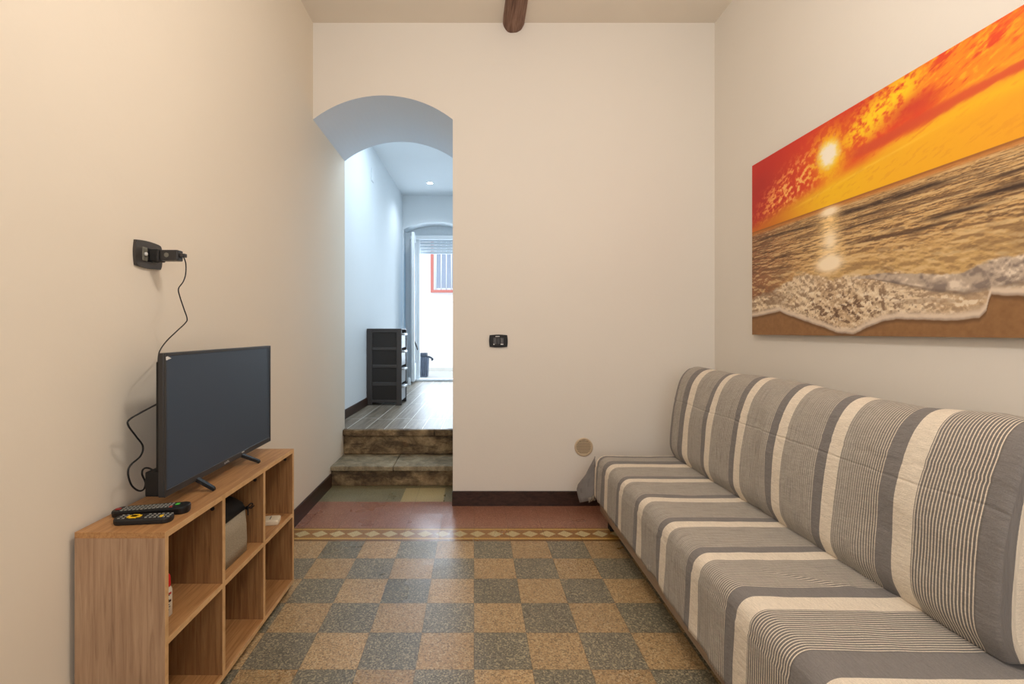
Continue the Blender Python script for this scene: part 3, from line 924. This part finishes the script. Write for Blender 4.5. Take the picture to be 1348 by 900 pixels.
# bottle
bx_, by_ = -.886, 1.375
bt = thing('small_bottle', 'small white bottle with a red cap in the near upper cubby', 'bottle', (bx_, by_, ZM + T))
z0 = ZM + T + .0006
bm = bmesh.new(); lathe(bm, [(.014, z0), (.0165, z0 + .003), (.0165, z0 + .072), (.014, z0 + .080), (.010, z0 + .083), (.010, z0 + .088)], (bx_, by_, 0), 28); obj('bottle_body', bm, M['bottle'], bt, True)
bm = bmesh.new(); lathe(bm, [(.0125, z0 + .084), (.0130, z0 + .088), (.0118, z0 + .112), (.0095, z0 + .117)], (bx_, by_, 0), 24); obj('cap', bm, M['red'], bt, True)
bm = bmesh.new()
for ang, zz, wd, ht in ((-60, .062, .3, .004), (-35, .064, .2, .005), (-50, .050, .5, .003), (-20, .046, .25, .006), (-45, .036, .5, .0025), (-40, .030, .6, .002), (-50, .022, .5, .002)):
    a = math.radians(ang)
    for k in range(3):
        aa = a + wd * (k - 1) * .5
        c = Vector((bx_ + .0166 * math.cos(aa), by_ + .0166 * math.sin(aa), z0 + zz))
        vs = box(bm, -.0004, .0004, -.0022, .0022, -ht / 2, ht / 2)
        mm = Matrix.Translation(c) @ Matrix.Rotation(aa, 4, 'Z')
        for v in vs: v.co = mm @ v.co
obj('label_print', bm, M['ink'], bt)
bm = bmesh.new()
for k in range(2):
    aa = math.radians(-10 - 14 * k); c = Vector((bx_ + .0167 * math.cos(aa), by_ + .0167 * math.sin(aa), z0 + .067))
    vs = box(bm, -.0004, .0004, -.002, .002, -.003, .003); mm = Matrix.Translation(c) @ Matrix.Rotation(aa, 4, 'Z')
    for v in vs: v.co = mm @ v.co
obj('label_emblem', bm, M['redink'], bt)

# felt pouch
pz = ZM + T
pc = thing('storage_pouch', 'grey felt pouch with a black drawstring top in the upper middle cubby', 'pouch', (-.89, 1.68, pz))
def pouch_rings(bm, rows, n=40):
    rings = []
    for (x0, x1, y0, y1, z, sag, rad) in rows:
        ring = []
        cx, cy = (x0 + x1) / 2, (y0 + y1) / 2
        for k in range(n):
            a = 2 * PI * k / n
            ca, sa = math.cos(a), math.sin(a)
            e = rad
            x = cx + (x1 - x0) / 2 * math.copysign(abs(ca) ** e, ca)
            y = cy + (y1 - y0) / 2 * math.copysign(abs(sa) ** e, sa)
            ring.append(bm.verts.new((x, y, z + sag * sa + .0015 * fbm(x * 30, y * 30, z * 30))))
        rings.append(ring)
    for i in range(len(rings) - 1):
        for k in range(n): bm.faces.new((rings[i][k], rings[i][(k + 1) % n], rings[i + 1][(k + 1) % n], rings[i + 1][k]))
    bm.faces.new(rings[0][::-1]); bm.faces.new(rings[-1])
bm = bmesh.new()
pouch_rings(bm, [(-.94, -.849, 1.570, 1.793, pz + .0008, 0, .07), (-.94, -.848, 1.570, 1.793, pz + .04, 0, .07), (-.94, -.848, 1.571, 1.790, pz + .10, 0, .08), (-.935, -.851, 1.572, 1.785, pz + .160, -.006, .10)])
obj('felt_body', bm, M['felt'], pc, True)
bm = bmesh.new()
pouch_rings(bm, [(-.934, -.852, 1.573, 1.784, pz + .156, -.006, .12), (-.938, -.846, 1.571, 1.788, pz + .164, -.006, .2), (-.938, -.852, 1.572, 1.782, pz + .188, -.004, .35), (-.932, -.868, 1.576, 1.765, pz + .210, -.003, .6), (-.922, -.884, 1.59, 1.745, pz + .219, 0, .8)])
obj('cloth_top', bm, M['blackcloth'], pc, True)
bm = bmesh.new()
k0 = Vector((-.848, 1.787, pz + .158))
lathe(bm, [(.003, -.006), (.006, -.003), (.006, .003), (.003, .006)], k0, 10)
tube(bm, [k0, k0 + Vector((.004, .020, .010)), k0 + Vector((.006, .034, .002)), k0 + Vector((.006, .020, -.002)), k0], .0022, 6, 5)
tube(bm, [k0, k0 + Vector((.010, -.012, .010)), k0 + Vector((.012, -.020, .000)), k0], .0022, 6, 5)
tube(bm, [k0, k0 + Vector((.006, .018, -.008)), k0 + Vector((.008, .040, -.006))], .0022, 6, 5)
tube(bm, [k0, k0 + Vector((.006, -.004, -.012)), k0 + Vector((.008, -.008, -.024))], .0022, 6, 5)
obj('drawstring', bm, M['blackcloth'], pc, True)

# ------------------------------------------------------------------ canvas print
def lattice_noise(x, y, seed):
    xi = np.floor(x).astype(np.int64); yi = np.floor(y).astype(np.int64)
    xf = x - xi; yf = y - yi
    def h(a, b):
        n = (a * 374761393 + b * 668265263 + seed * 1442695041) & 0xffffffff
        n = ((n ^ (n >> 13)) * 1274126177) & 0xffffffff
        n = (n ^ (n >> 16)) & 0xffffffff
        return n.astype(np.float64) / 0xffffffff
    sx = xf * xf * (3 - 2 * xf); sy = yf * yf * (3 - 2 * yf)
    return (h(xi, yi) * (1 - sx) + h(xi + 1, yi) * sx) * (1 - sy) + (h(xi, yi + 1) * (1 - sx) + h(xi + 1, yi + 1) * sx) * sy
def fb(x, y, seed, oct=5, gain=.55):
    s = 0; a = 1; t = 0
    for o in range(oct):
        s = s + a * lattice_noise(x * 2 ** o, y * 2 ** o, seed + o * 17); t += a; a *= gain
    return s / t
def sstep(a, b, x):
    t = np.clip((x - a) / (b - a), 0, 1); return t * t * (3 - 2 * t)
def paint(s, v):
    """s: metres from the left end, v: 0 bottom .. 1 top -> sRGB 0..1"""
    def C(r, g_, b): return np.array([r, g_, b]) / 255.0
    def mix(a, b, f): f = np.clip(f, 0, 1); return a * (1 - f[..., None]) + b * f[..., None]
    one = np.ones(s.shape + (3,))
    z = v * .95
    # ---- sky
    t = (v - .605) / .395
    puff = fb(s * 44 + z * 10, z * 60 - s * 14, 23, 4, .6)
    cl = fb(s * 5 + z * 1.5, z * 22 - s * 7, 11, 5, .6)
    fine = fb(s * 26 + z * 8, z * 90 - s * 34, 19, 4, .6)
    gold = mix(one * C(206, 112, 44), C(244, 178, 40), sstep(.05, .62, s))
    gold = mix(gold, C(252, 200, 34), np.exp(-((s - .62) / .25) ** 2) * .7)
    gold = mix(gold, C(238, 158, 46), sstep(1.0, 1.5, s) * .7)
    upper = mix(one * C(226, 78, 44), C(178, 48, 48), sstep(.55, .05, s) * .85)
    upper = mix(upper, C(210, 56, 46), sstep(.85, 1.0, v) * .6 * sstep(1.15, .9, s))
    # broken orange cloud towards the upper right
    far = sstep(.98, 1.12, s + .35 * (v - .9))
    upper = mix(upper, C(248, 142, 40), far * sstep(.36, .56, cl * .55 + fine * .45))
    upper = mix(upper, C(255, 188, 46), far * sstep(.54, .68, fine) * .7 * sstep(1.6, 1.1, s))
    # yellow cloud climbing from the sun
    ax = (s - .66) * .95 + (z - .80) * .35; ac = z - (.805 + (s - .66) * .34)
    wid = .022 + .05 * sstep(0, .12, ax) + .012 * (puff - .5)
    yc = np.exp(-(ac / wid) ** 2) * sstep(-.02, .06, ax) * sstep(.46, .30, ax)
    upper = mix(upper, C(252, 172, 40), yc * sstep(.15, .5, puff) * 1.0)
    upper = mix(upper, C(255, 218, 40), yc * sstep(.36, .62, puff) * .9)
    # puffs left of the sun
    pl = np.exp(-(((s - .34) / .25) ** 2 + ((v - (.775 + .28 * (s - .36))) / .11) ** 2) ** 1.5)
    upper = mix(upper, C(236, 112, 56), pl * sstep(.36, .6, puff))
    upper = mix(upper, C(255, 196, 110), pl * sstep(.50, .66, puff) * .95)
    edge = .655 + (s - .364) * .13 + .05 * sstep(.9, 1.4, s) + .03 * (cl - .5)
    sky = mix(gold, upper, sstep(-.01, .075, v - edge))
    # bright strip under the long red streak, then the streak
    st = .79 + .028 * sstep(.8, 1.35, s) + .016 * (cl - .5)
    sky = mix(sky, C(250, 190, 40), np.exp(-((v - st + .045) / .022) ** 2) * sstep(.7, .95, s) * .8 * sstep(.35, .55, fine + .12))
    sky = mix(sky, C(214, 84, 52), np.exp(-((v - st) / (.021 - .005 * sstep(1.1, 1.4, s) + .014 * (fine - .5))) ** 4 * 1.0) * sstep(.62, .8, s) * .9)
    sky = mix(sky, C(206, 68, 50), np.exp(-(((s - 1.0) / .10) ** 2 + ((v - .865) / .035) ** 2)) * .8)
    sky = mix(sky, C(255, 206, 70), np.exp(-((v - (.655 + (s - .364) * .125)) / .005) ** 2) * sstep(.3, .5, s) * sstep(1.2, .9, s) * .6)
    sky = mix(sky, C(228, 150, 44), sstep(.55, .7, fine) * sstep(.0, .1, t) * sstep(.35, .2, t) * .35)
    ds = np.sqrt((s - .58) ** 2 + ((v - .845) * .95) ** 2)
    sky = mix(sky, C(255, 186, 30), np.exp(-(ds / .10) ** 2) * (.35 + .9 * sstep(.4, .6, puff)))
    ds2 = np.sqrt((s - .60) ** 2 + ((v - .80) * .7) ** 2)
    sky = mix(sky, C(255, 208, 30), np.exp(-(ds2 / .075) ** 2) * .8)
    sky = mix(sky, C(255, 232, 140), sstep(.085, .045, ds + .05 * (puff - .5)) * .85)
    sky = mix(sky, C(255, 246, 226), sstep(.056, .034, ds + .03 * (puff - .5)))
    # ---- sea
    d = (.605 - v)
    q = d / (.10 + d)
    wv = fb(s * 7, q * 30 - s * .6, 41, 5, .6)
    rip = fb(s * 16, q * 70 - s * 2.0, 47, 5, .65)
    sea = mix(one * C(204, 164, 110), C(146, 98, 72), sstep(.50, .0, s) * .9)
    sea = mix(sea, C(204, 170, 112), sstep(.2, .33, d) * sstep(.3, .8, s) * .6)
    cal = 1 - .55 * sstep(.18, .3, d)
    rip2 = fb(s * 30, q * 130 - s * 5.0, 48, 4, .6)
    rel = fb(s * 9, q * 46 - s * 1.6, 49, 5, .62) - fb(s * 9 + .03, (q + .0055) * 46 - s * 1.6, 49, 5, .62)
    rel = rel * 6 + (rip2 - .5) * .9
    sea = mix(sea, C(112, 84, 62), sstep(.0, -.65, rel) * .85 * sstep(.01, .05, d) * cal)
    sea = mix(sea, C(224, 194, 144), sstep(.05, .7, rel) * .75)
    sea = mix(sea, C(96, 72, 56), sstep(.46, .34, wv) * .45 * sstep(.02, .05, d) * cal)
    sea = mix(sea, C(88, 66, 52), sstep(.40, .32, rip) * .5 * cal)
    for (sa, sb, vc, th, k, sl) in ((.62, 1.12, .546, .011, 1., .0), (.05, .52, .548, .006, .8, -.03), (1.16, 1.6, .458, .012, 1., .0), (1.02, 1.26, .428, .009, .9, .0), (.65, .95, .478, .006, .8, 0), (.72, 1.1, .40, .006, .6, 0), (1.2, 1.6, .51, .006, .7, 0), (.68, .90, .51, .006, .7, 0)):
        line = vc + .014 * (fb(s * 5, s * 0 + vc * 50, 53, 3) - .5) + (s - sa) * sl
        m_ = np.exp(-((v - line) / (th * (.6 + .8 * fb(s * 12, s * 0 + vc * 9, 55, 2)))) ** 2) * sstep(sa - .06, sa + .1, s) * sstep(sb + .06, sb - .08, s)
        sea = mix(sea, C(70, 54, 46), m_ * k * sstep(.25, .45, rip))
    sea = mix(sea, C(196, 122, 56), sstep(.030, .012, d) * .75)
    sea = mix(sea, C(142, 84, 42), np.exp(-((d - .004) / .005) ** 2) * .6)
    gw = .038 + .16 * d
    gl = np.exp(-((s - .585) / gw) ** 2) * sstep(.0, .02, d) * sstep(.33, .27, d)
    sea = mix(sea, C(255, 218, 150), gl * (.55 + 2.2 * (rip2 - .40)))
    blob = np.exp(-(((s - .585) / .080) ** 2 + ((v - .335) / .040) ** 2) ** 1.6) + np.exp(-(((s - .585) / .050) ** 2 + ((v - .575) / .020) ** 2)) + .75 * np.exp(-(((s - .59) / .045) ** 2 + ((v - .44) / .05) ** 2))
    sea = mix(sea, C(255, 236, 204), blob * (1.1 + .4 * rip))
    # ---- foam sheet
    es = [0, .12, .245, .33, .418, .53, .637, .722, .782, .86, .923, 1.06, 1.15, 1.215, 1.235, 1.243, 1.25, 1.336, 1.7]
    ev = [.107, .112, .13, .10, .074, .045, .011, .008, .033, .060, .07, .059, .060, .064, .085, .12, .138, .126, .12]
    edge = np.interp(s, es, ev) + .010 * (fb(s * 14, s * 0 + 1, 61, 4) - .5)
    ts = [0, .25, .40, .50, .60, .8, 1.0, 1.2, 1.7]; tvv = [.22, .27, .31, .30, .27, .26, .23, .20, .2]
    topf = np.interp(s, ts, tvv) + .06 * (fb(s * 14, v * 20, 67, 4) - .5)
    cells = fb(s * 60, v * 80, 71, 3, .6)
    big = fb(s * 7, v * 8, 72, 3)
    hole = sstep(.47, .38, cells) * (.35 + .65 * np.exp(-(((s - .66) / .30) ** 2 + ((v - .11) / .10) ** 2))) * sstep(1.25, 1.0, s)
    foam = mix(one * C(204, 176, 142), C(228, 206, 174), sstep(.4, .6, big))
    foam = mix(foam, C(110, 84, 66), hole)
    frel = (fb(s * 40, v * 46, 77, 4, .6) - fb(s * 40 + .1, v * 46 + .5, 77, 4, .6)) * 3.2
    foam = mix(foam, C(244, 228, 202), sstep(.1, .6, frel) * .8)
    foam = mix(foam, C(150, 124, 100), sstep(-.1, -.7, frel) * .6)
    foam = mix(foam, C(136, 110, 88), sstep(.42, .1, s) * sstep(.42, .56, fb(s * 12, v * 70, 73, 4)) * .7)
    foam = mix(foam, C(176, 150, 124), sstep(.80, 1.0, s) * sstep(.5, .62, fb(s * 9, v * 60, 75, 3)) * .6)
    img = mix(sea, foam, sstep(-.010, .010, topf - v))
    # thick surf at the right
    surf_c = np.interp(s, [.72, .82, .95, 1.06, 1.17, 1.27, 1.34, 1.7], [.252, .246, .222, .20, .185, .205, .212, .225])
    surf_h = np.interp(s, [.70, .82, .95, 1.06, 1.17, 1.27, 1.6], [.002, .010, .020, .030, .036, .042, .055])
    puf = fb(s * 16, v * 18, 79, 5, .55)
    spray = fb(s * 60, v * 60, 81, 3, .6)
    lit = (v - surf_c) / surf_h
    inside = sstep(1.15, .85, np.abs(lit) + .9 * (puf - .5)) * sstep(.68, .76, s)
    lump = (fb(s * 22, v * 24 + .55, 79, 3, .4) - fb(s * 22, v * 24, 79, 3, .4))
    lump = lump * (1 - .6 * sstep(1.2, 1.3, s)) + (fb(s * 50, v * 50 + .5, 80, 4, .6) - fb(s * 50, v * 50, 80, 4, .6)) * (.25 + .5 * sstep(1.2, 1.3, s))
    sc_ = mix(one * C(190, 172, 154), C(136, 122, 114), sstep(.0, .22, lump) * .9)
    sc_ = mix(sc_, C(236, 220, 200), sstep(.0, -.20, lump) * .9)
    img = mix(img, sc_, inside)
    img = mix(img, C(112, 96, 86), np.exp(-((lit + 1.05) / .22) ** 2) * sstep(.74, .85, s) * .55)
    lip = edge + .014
    img = mix(img, C(226, 208, 188), np.exp(-((v - lip) / .014) ** 2) * .95)
    img = mix(img, C(158, 140, 130), np.exp(-((v - lip + .011) / .005) ** 2) * .6)
    sand = mix(one * C(138, 100, 66), C(158, 118, 78), fb(s * 60, v * 60, 83, 3))
    sand = mix(sand, C(96, 70, 50), sstep(.020, .0, edge - v) * .7)
    img = mix(img, sand, sstep(-.003, .003, edge - v))
    out = np.where((v > .605)[..., None], sky, img)
    return np.clip(out, 0, 1)

PX0, PY0, PZ0, PZ1, PLN = 1.570, 2.702, 1.136, 2.088, 1.60
cv = thing('canvas_print', 'large unframed canvas print of an orange sunset over a foaming beach', 'canvas print', (XR - .015, PY0 - PLN / 2, PZ0))
obj('stretcher', B(PX0 + .001, XR - .001, PY0 - PLN, PY0, PZ0, PZ1, .001, 1), M['canvas_edge'], cv)
nu, nv = 760, 440
ss = np.linspace(0, PLN, nu); vv = np.linspace(0, 1, nv)
S, V = np.meshgrid(ss, vv)
rgb = paint(S, V)
rgb = np.where(rgb <= .04045, rgb / 12.92, ((rgb + .055) / 1.055) ** 2.4)
co = np.zeros((nv, nu, 3)); co[..., 0] = PX0; co[..., 1] = PY0 - S; co[..., 2] = PZ0 + V * (PZ1 - PZ0)
co -= np.array([XR - .015, PY0 - PLN / 2, PZ0])
me = bpy.data.meshes.new('printed_face')
idx = np.arange(nu * nv).reshape(nv, nu)
q = np.stack([idx[:-1, :-1], idx[:-1, 1:], idx[1:, 1:], idx[1:, :-1]], -1).reshape(-1, 4)
me.vertices.add(nu * nv); me.vertices.foreach_set('co', co.reshape(-1))
me.loops.add(q.size); me.loops.foreach_set('vertex_index', q.reshape(-1).astype(np.int32))
me.polygons.add(len(q)); me.polygons.foreach_set('loop_start', np.arange(0, q.size, 4, dtype=np.int32))
me.update(calc_edges=True)
at = me.color_attributes.new('print', 'FLOAT_COLOR', 'POINT')
at.data.foreach_set('color', np.concatenate([rgb.reshape(-1, 3), np.ones((nu * nv, 1))], 1).reshape(-1))
me.materials.append(M['picture'])
pf = bpy.data.objects.new('printed_face', me); COL.objects.link(pf); pf.parent = cv

# ------------------------------------------------------------------ sofa
SY0, SY1 = .96, 2.925
sf = thing('sofa', 'long low sofa against the right wall with its frame showing under striped covers', 'sofa', (1.15, (SY0 + SY1) / 2, 0))
obj('base_frame', B(.752, 1.56, SY0 + .04, SY1 - .06, .082, .20, .004), M['board'], sf)
obj('seat_mattress', B(.758, 1.50, SY0 + .015, SY1 - .015, .205, .386, .045, 4), M['mattress'], sf, True)
for x in (.785, 1.46):
    for y in (SY0 + .14, SY1 - .14):
        bm = bmesh.new(); box(bm, x, x + .05, y - .025, y + .025, 0, .085, .004); obj('leg', bm, M['rubber'], sf)

def interp(tab, x):
    return float(np.interp(x, [a for a, b in tab], [b for a, b in tab]))

# backrest profile, bottom front -> over the top -> down the back
back_prof = catmull([(1.205, 0, .400), (1.176, 0, .470), (1.180, 0, .60), (1.200, 0, .74), (1.240, 0, .865), (1.305, 0, .932), (1.385, 0, .928), (1.465, 0, .85), (1.505, 0, .70), (1.51, 0, .45)], 12)
bl = [0.0]
for a, b in zip(back_prof[:-1], back_prof[1:]): bl.append(bl[-1] + (b - a).length)
BFAR, BNEAR = 2.885, 1.075
top_h = [(1.0, .0), (1.22, .008), (1.425, -.010), (1.7, -.006), (1.97, .006), (2.25, .008), (2.49, -.002), (2.74, .002), (2.9, .006)]
def back_point(s_len, i, shrink=0.0, off=0.0):
    p = back_prof[i].copy(); c = Vector((1.36, 0, .62))
    hrel = (p.z - .4) / .535
    y = s_len
    # rounding at both ends
    e = min(abs(y - BFAR), abs(y - BNEAR))
    rr = .035
    k = 0.0
    if e < rr: k = (1 - math.sqrt(max(0, 1 - (1 - e / rr) ** 2))) * .035
    k += shrink
    front = 1.0 if i < len(back_prof) * .55 else .3
    p.z += interp(top_h, y) * max(0, hrel) ** 2
    puff = .010 * fbm(y * 2.3, hrel * 2.0, 3.1) + .006 * fbm(y * 7, hrel * 3.2, 1.7) + .010 * math.exp(-((y - 2.02) / .10) ** 2) * fbm(y * 14, hrel * 5, 6)
    # folds near the bottom tuck and the gathered patch at a cushion joint
    puff += .006 * math.exp(-((y - 2.02) / .05) ** 2) * math.sin(hrel * 9) + .004 * fbm(y * 22, hrel * 3.0, 8.0) * (1 - hrel) ** 2
    crz = .745 + .05 * (2.74 - y) / 1.6 + .006 * fbm(y * 3, 1, 1)
    puff += -.0018 * math.exp(-((p.z - crz) / .006) ** 2) + .0012 * math.exp(-((p.z - crz - .014) / .01) ** 2)
    p.x -= puff * front
    p = p + (c - p) * k
    if off:
        d = (c - p); d.y = 0
        p = p + d.normalized() * off
    return Vector((p.x, y, p.z))

def grid_mesh(rows, uvs, name, mat, parent, thick=.004):
    bm = bmesh.new()
    uvl = bm.loops.layers.uv.new('UVMap')
    vs = [[bm.verts.new(p) for p in r] for r in rows]
    for i in range(len(rows) - 1):
        for j in range(len(rows[0]) - 1):
            f = bm.faces.new((vs[i][j], vs[i][j + 1], vs[i + 1][j + 1], vs[i + 1][j]))
            for l, (a, b) in zip(f.loops, ((i, j), (i, j + 1), (i + 1, j + 1), (i + 1, j))):
                l[uvl].uv = uvs[a][b]
    return bm

def finish_cloth(name, bm, parent, thick=.004):
    o = obj(name, bm, M['stripes'], parent, True)
    if thick:
        m = o.modifiers.new('thickness', 'SOLIDIFY'); m.thickness = thick; m.offset = -1
    return o

# solid backrest under the cover
rows = []
ysb = [BNEAR + .012 + (BFAR - BNEAR - .024) * k / 30 for k in range(31)]
for y in ysb:
    rows.append([back_point(y, i, 0, .012) for i in range(len(back_prof))])
bm = grid_mesh(rows, [[(0, 0)] * len(back_prof) for _ in rows], '', None, None)
bm.verts.ensure_lookup_table()
nn = len(back_prof)
first = [bm.verts[i] for i in range(nn)]; last = [bm.verts[(len(rows) - 1) * nn + i] for i in range(nn)]
bm.faces.new(first[::-1]); bm.faces.new(last)
for r in range(len(rows) - 1):
    bm.faces.new((bm.verts[r * nn], bm.verts[(r + 1) * nn], bm.verts[(r + 1) * nn + nn - 1], bm.verts[r * nn + nn - 1]))
obj('backrest', bm, M['mattress'], sf, True)

# cover over the backrest
rows, uvs = [], []
NY = 190
# near end cap (towards the viewer), folds gathered
for k in range(14, 0, -1):
    sh = k / 14 * .85
    rr_, uu_ = [], []
    for i in range(nn):
        p0 = back_point(BNEAR, i, .05)
        p = p0 + (Vector((1.36, p0.y, .408)) - p0) * (sh / .85)
        p.y += .02 * math.sin(p.z * 11 + k * .5) * (k / 14) - .012 + .018 * fbm(p.z * 7, p.x * 9, 4) * (k / 14)
        rr_.append(p)
        uu_.append((1.052 - max(0.0, p.x - 1.185) * 1.15 - .026 * (sh / .85) ** .5 * math.sin(p.z * 15 + .4), p.z))
    rows.append(rr_); uvs.append(uu_)
for k in range(NY + 1):
    y = BNEAR + (BFAR - BNEAR) * k / NY
    ends = math.exp(-((y - BNEAR) / .05) ** 2)
    rows.append([back_point(y, i) for i in range(nn)])
    uvs.append([(y + .05 * max(0, (back_prof[i].z - .86)) / .08 * -0.35 * math.exp(-((y - BNEAR) / .25) ** 2), bl[i]) for i in range(nn)])
for k in range(1, 10):
    sh = k / 9 * .8
    rows.append([back_point(BFAR, i, .05 + sh * .95) + Vector((0, .006 - .004 * k / 9, 0)) for i in range(nn)])
    uvs.append([(BFAR + .02 * k, bl[i]) for i in range(nn)])
bm = grid_mesh(rows, uvs, '', None, None)
cb2 = finish_cloth('sofa_cover', bm, None)
tag(cb2, 'striped grey and cream cotton cover pulled over the sofa backrest', 'sofa cover')

# cover over the seat
def seat_prof():
    pts = [(1.50, .378), (1.40, .386), (1.26, .396), (1.20, .402)]
    x = 1.18
    while x > .83: pts.append((x, .402)); x -= .02
    R = .055; cx, cz = .743 + R, .402 - R
    for k in range(0, 11):
        a = math.radians(90 + 9 * k); pts.append((cx + R * math.cos(a), cz + R * math.sin(a)))
    z = .335
    n = 16
    for k in range(1, n + 1): pts.append((.743, .347 - (.347 - .150) * k / n))
    return pts
sp = seat_prof()
sl = [0.0]
for a, b in zip(sp[:-1], sp[1:]): sl.append(sl[-1] + math.hypot(a[0] - b[0], a[1] - b[1]))
def seat_pt(y, i):
    x, z = sp[i]
    n_hang = max(0.0, (.347 - z) / .197)
    topness = 1.0 if z > .395 else 0.0
    z2 = z + (.006 * fbm(x * 3, y * 2.5, 5) + .0022 * fbm(x * 14, y * 11, 2)) * (1 if z > .36 else .3)
    if n_hang > 0:
        x -= n_hang * (.006 + .012 * fbm(y * 9, n_hang * .8, 4.0) + .004 * fbm(y * 30, 1, 1))
        z2 += n_hang * (.012 * fbm(y * 6, 2, 9) + .005 * fbm(y * 35, 3, 3) - .035 * float(np.clip((1.9 - y) / .8, 0, 1)))
        x -= .004
    elif z > .37:
        # crease running across the near part of the seat
        d = (y - (1.52 - (x - .9) * .55)); z2 += .004 * math.exp(-(d / .012) ** 2) * float(np.clip((x - .85) / .1, 0, 1)) * float(np.clip((1.3 - x) / .1, 0, 1))
    return Vector((x, y, z2))
rows, uvs = [], []
NS = 200
ns = len(sp)
ifr = max(i for i in range(ns) if sp[i][0] > .80 and sp[i][1] > .39)
def overhang(y_end, sgn, length=.20, n=10):
    rr, uu = [], []
    for k in range(1, n + 1):
        q = k / n
        row, ur = [], []
        for i in range(ns):
            p = seat_pt(y_end, i)
            R = .03
            L = q * length
            a = min(L / R, PI / 2)
            dy = R * math.sin(a); dz = R * (1 - math.cos(a)) + max(0, L - R * PI / 2)
            drop = max(0.0, min(1.0, (p.z - .17) / .22))
            p = p + Vector((0, sgn * dy, -dz * drop))
            row.append(p); ur.append((y_end + sgn * L, sl[i] + 5))
        rr.append(row); uu.append(ur)
    return rr, uu
r_, u_ = overhang(SY0, -1)
rows += r_[::-1]; uvs += u_[::-1]
for k in range(NS + 1):
    y = SY0 + (SY1 - .03 - SY0) * k / NS
    rows.append([seat_pt(y, i) for i in range(ns)])
    uvs.append([(y + .004 * fbm(y * 5, sl[i] * 6, 2), sl[i] + 5) for i in range(ns)])
r_, u_ = overhang(SY1 - .03, 1)
rows += r_; uvs += u_
bm = grid_mesh(rows, uvs, '', None, None)
# loose corner of the cover sticking out past the far front edge
uvl = bm.loops.layers.uv.active
A, Bp, Cp, Dp = Vector((.742, 2.935, .388)), Vector((.640, 2.965, .195)), Vector((.655, 2.955, .098)), Vector((.748, 2.925, .150))
n = 10
g_ = []
for i in range(n + 1):
    row = []
    for j in range(n + 1):
        a, b = i / n, j / n
        left = A.lerp(Bp, min(1, b * 1.55)) if b < .645 else Bp.lerp(Cp, (b - .645) / .355)
        right = A.lerp(Dp, b)
        p = left.lerp(right, a)
        if a < .01: p.x += .008 * math.sin(b * 6)
        p.y -= .020 * math.sin(a * PI) * b + .006 * fbm(a * 4, b * 4, 2)
        row.append(bm.verts.new(p))
    g_.append(row)
for i in range(n):
    for j in range(n):
        f = bm.faces.new((g_[i][j], g_[i][j + 1], g_[i + 1][j + 1], g_[i + 1][j]))
        for l in f.loops: l[uvl].uv = (1.05 + .03 * (i + j) / (2 * n), j * .02)
o = finish_cloth('sofa_cover', bm, None)
tag(o, 'striped grey and cream cotton cover spread over the sofa seat and hanging down its front', 'sofa cover')
# fringe threads at the hanging corner
bm = bmesh.new()
for k in range(9):
    x = .700 + k * .006; z = .128 + k * .003
    tube(bm, [(x, 2.92, z + .012), (x - .002 + .004 * random.random(), 2.915, z - .002), (x + .004 * random.random(), 2.915, z - .014 - .006 * random.random())], .0012, 5, 3)
obj('fringe', bm, simple('cotton_thread', (196, 184, 164), .9), o, True)

# ------------------------------------------------------------------ light
def lamp(name, typ, loc, energy, color, rot=(0, 0, 0), **kw):
    l = bpy.data.lights.new(name, typ); l.energy = energy; l.color = color
    for k, v in kw.items(): setattr(l, k, v)
    o = bpy.data.objects.new(name, l); COL.objects.link(o); o.location = loc; o.rotation_euler = rot
    return o
WARM = (1.0, .91, .82)
for dx, dy in ((0, .11), (.10, -.06), (-.10, -.06)):
    lamp('pendant_bulb', 'POINT', (.30 + dx, .98 + dy, 2.50), 15.6, WARM, shadow_soft_size=.02)
# cool soft fill added behind the viewer; the wall has no window
lamp('rear_fill', 'AREA', (.25, YN + .05, 1.75), 30, (.96, .97, 1.0), (PI / 2, 0, 0), shape='RECTANGLE', size=2.2, size_y=2.2)
# hall: added unseen fill near the passage, downlight, daylight at the door
lamp('hall_fill', 'AREA', (-.15, 4.75, HC - .03), 27, (.72, .87, 1.0), (0, 0, 0), shape='RECTANGLE', size=1.4, size_y=.9)
lamp('downlight', 'SPOT', (-.626, 6.8, HC - .03), 30, (.8, .9, 1.0), (0, 0, 0), spot_size=2.4, spot_blend=.8, shadow_soft_size=.04)
lamp('door_daylight', 'AREA', (-.55, 8.3, 1.6), 40, (.72, .86, 1.0), (-PI / 2, 0, 0), shape='RECTANGLE', size=.8, size_y=1.9)
lamp('sun', 'SUN', (0, 9, 6), 2.2, (1, .98, .95), (math.radians(35), 0, math.radians(15)), angle=.3)

wd = bpy.data.worlds.new('World'); SC.world = wd; wd.use_nodes = True
bg = wd.node_tree.nodes['Background']; bg.inputs[0].default_value = (.80, .90, 1.0, 1); bg.inputs[1].default_value = 1.6

# ------------------------------------------------------------------ camera
cam = bpy.data.cameras.new('camera'); co_ = bpy.data.objects.new('camera', cam); COL.objects.link(co_)
co_.location = (0, 0, H); co_.rotation_euler = (PI / 2, 0, 0)
cam.sensor_width = 36; cam.lens = F / 1348 * 36
cam.shift_x = (674 - PX) / 1348; cam.shift_y = -(450 - PY) / 1348
cam.clip_start = .02
SC.camera = co_
SC.view_settings.view_transform = 'Standard'
SC.view_settings.look = 'None'
SC.view_settings.exposure = 0.0
try:
    SC.cycles.use_denoising = True
    SC.cycles.max_bounces = 10
    SC.cycles.diffuse_bounces = 6
except Exception: pass
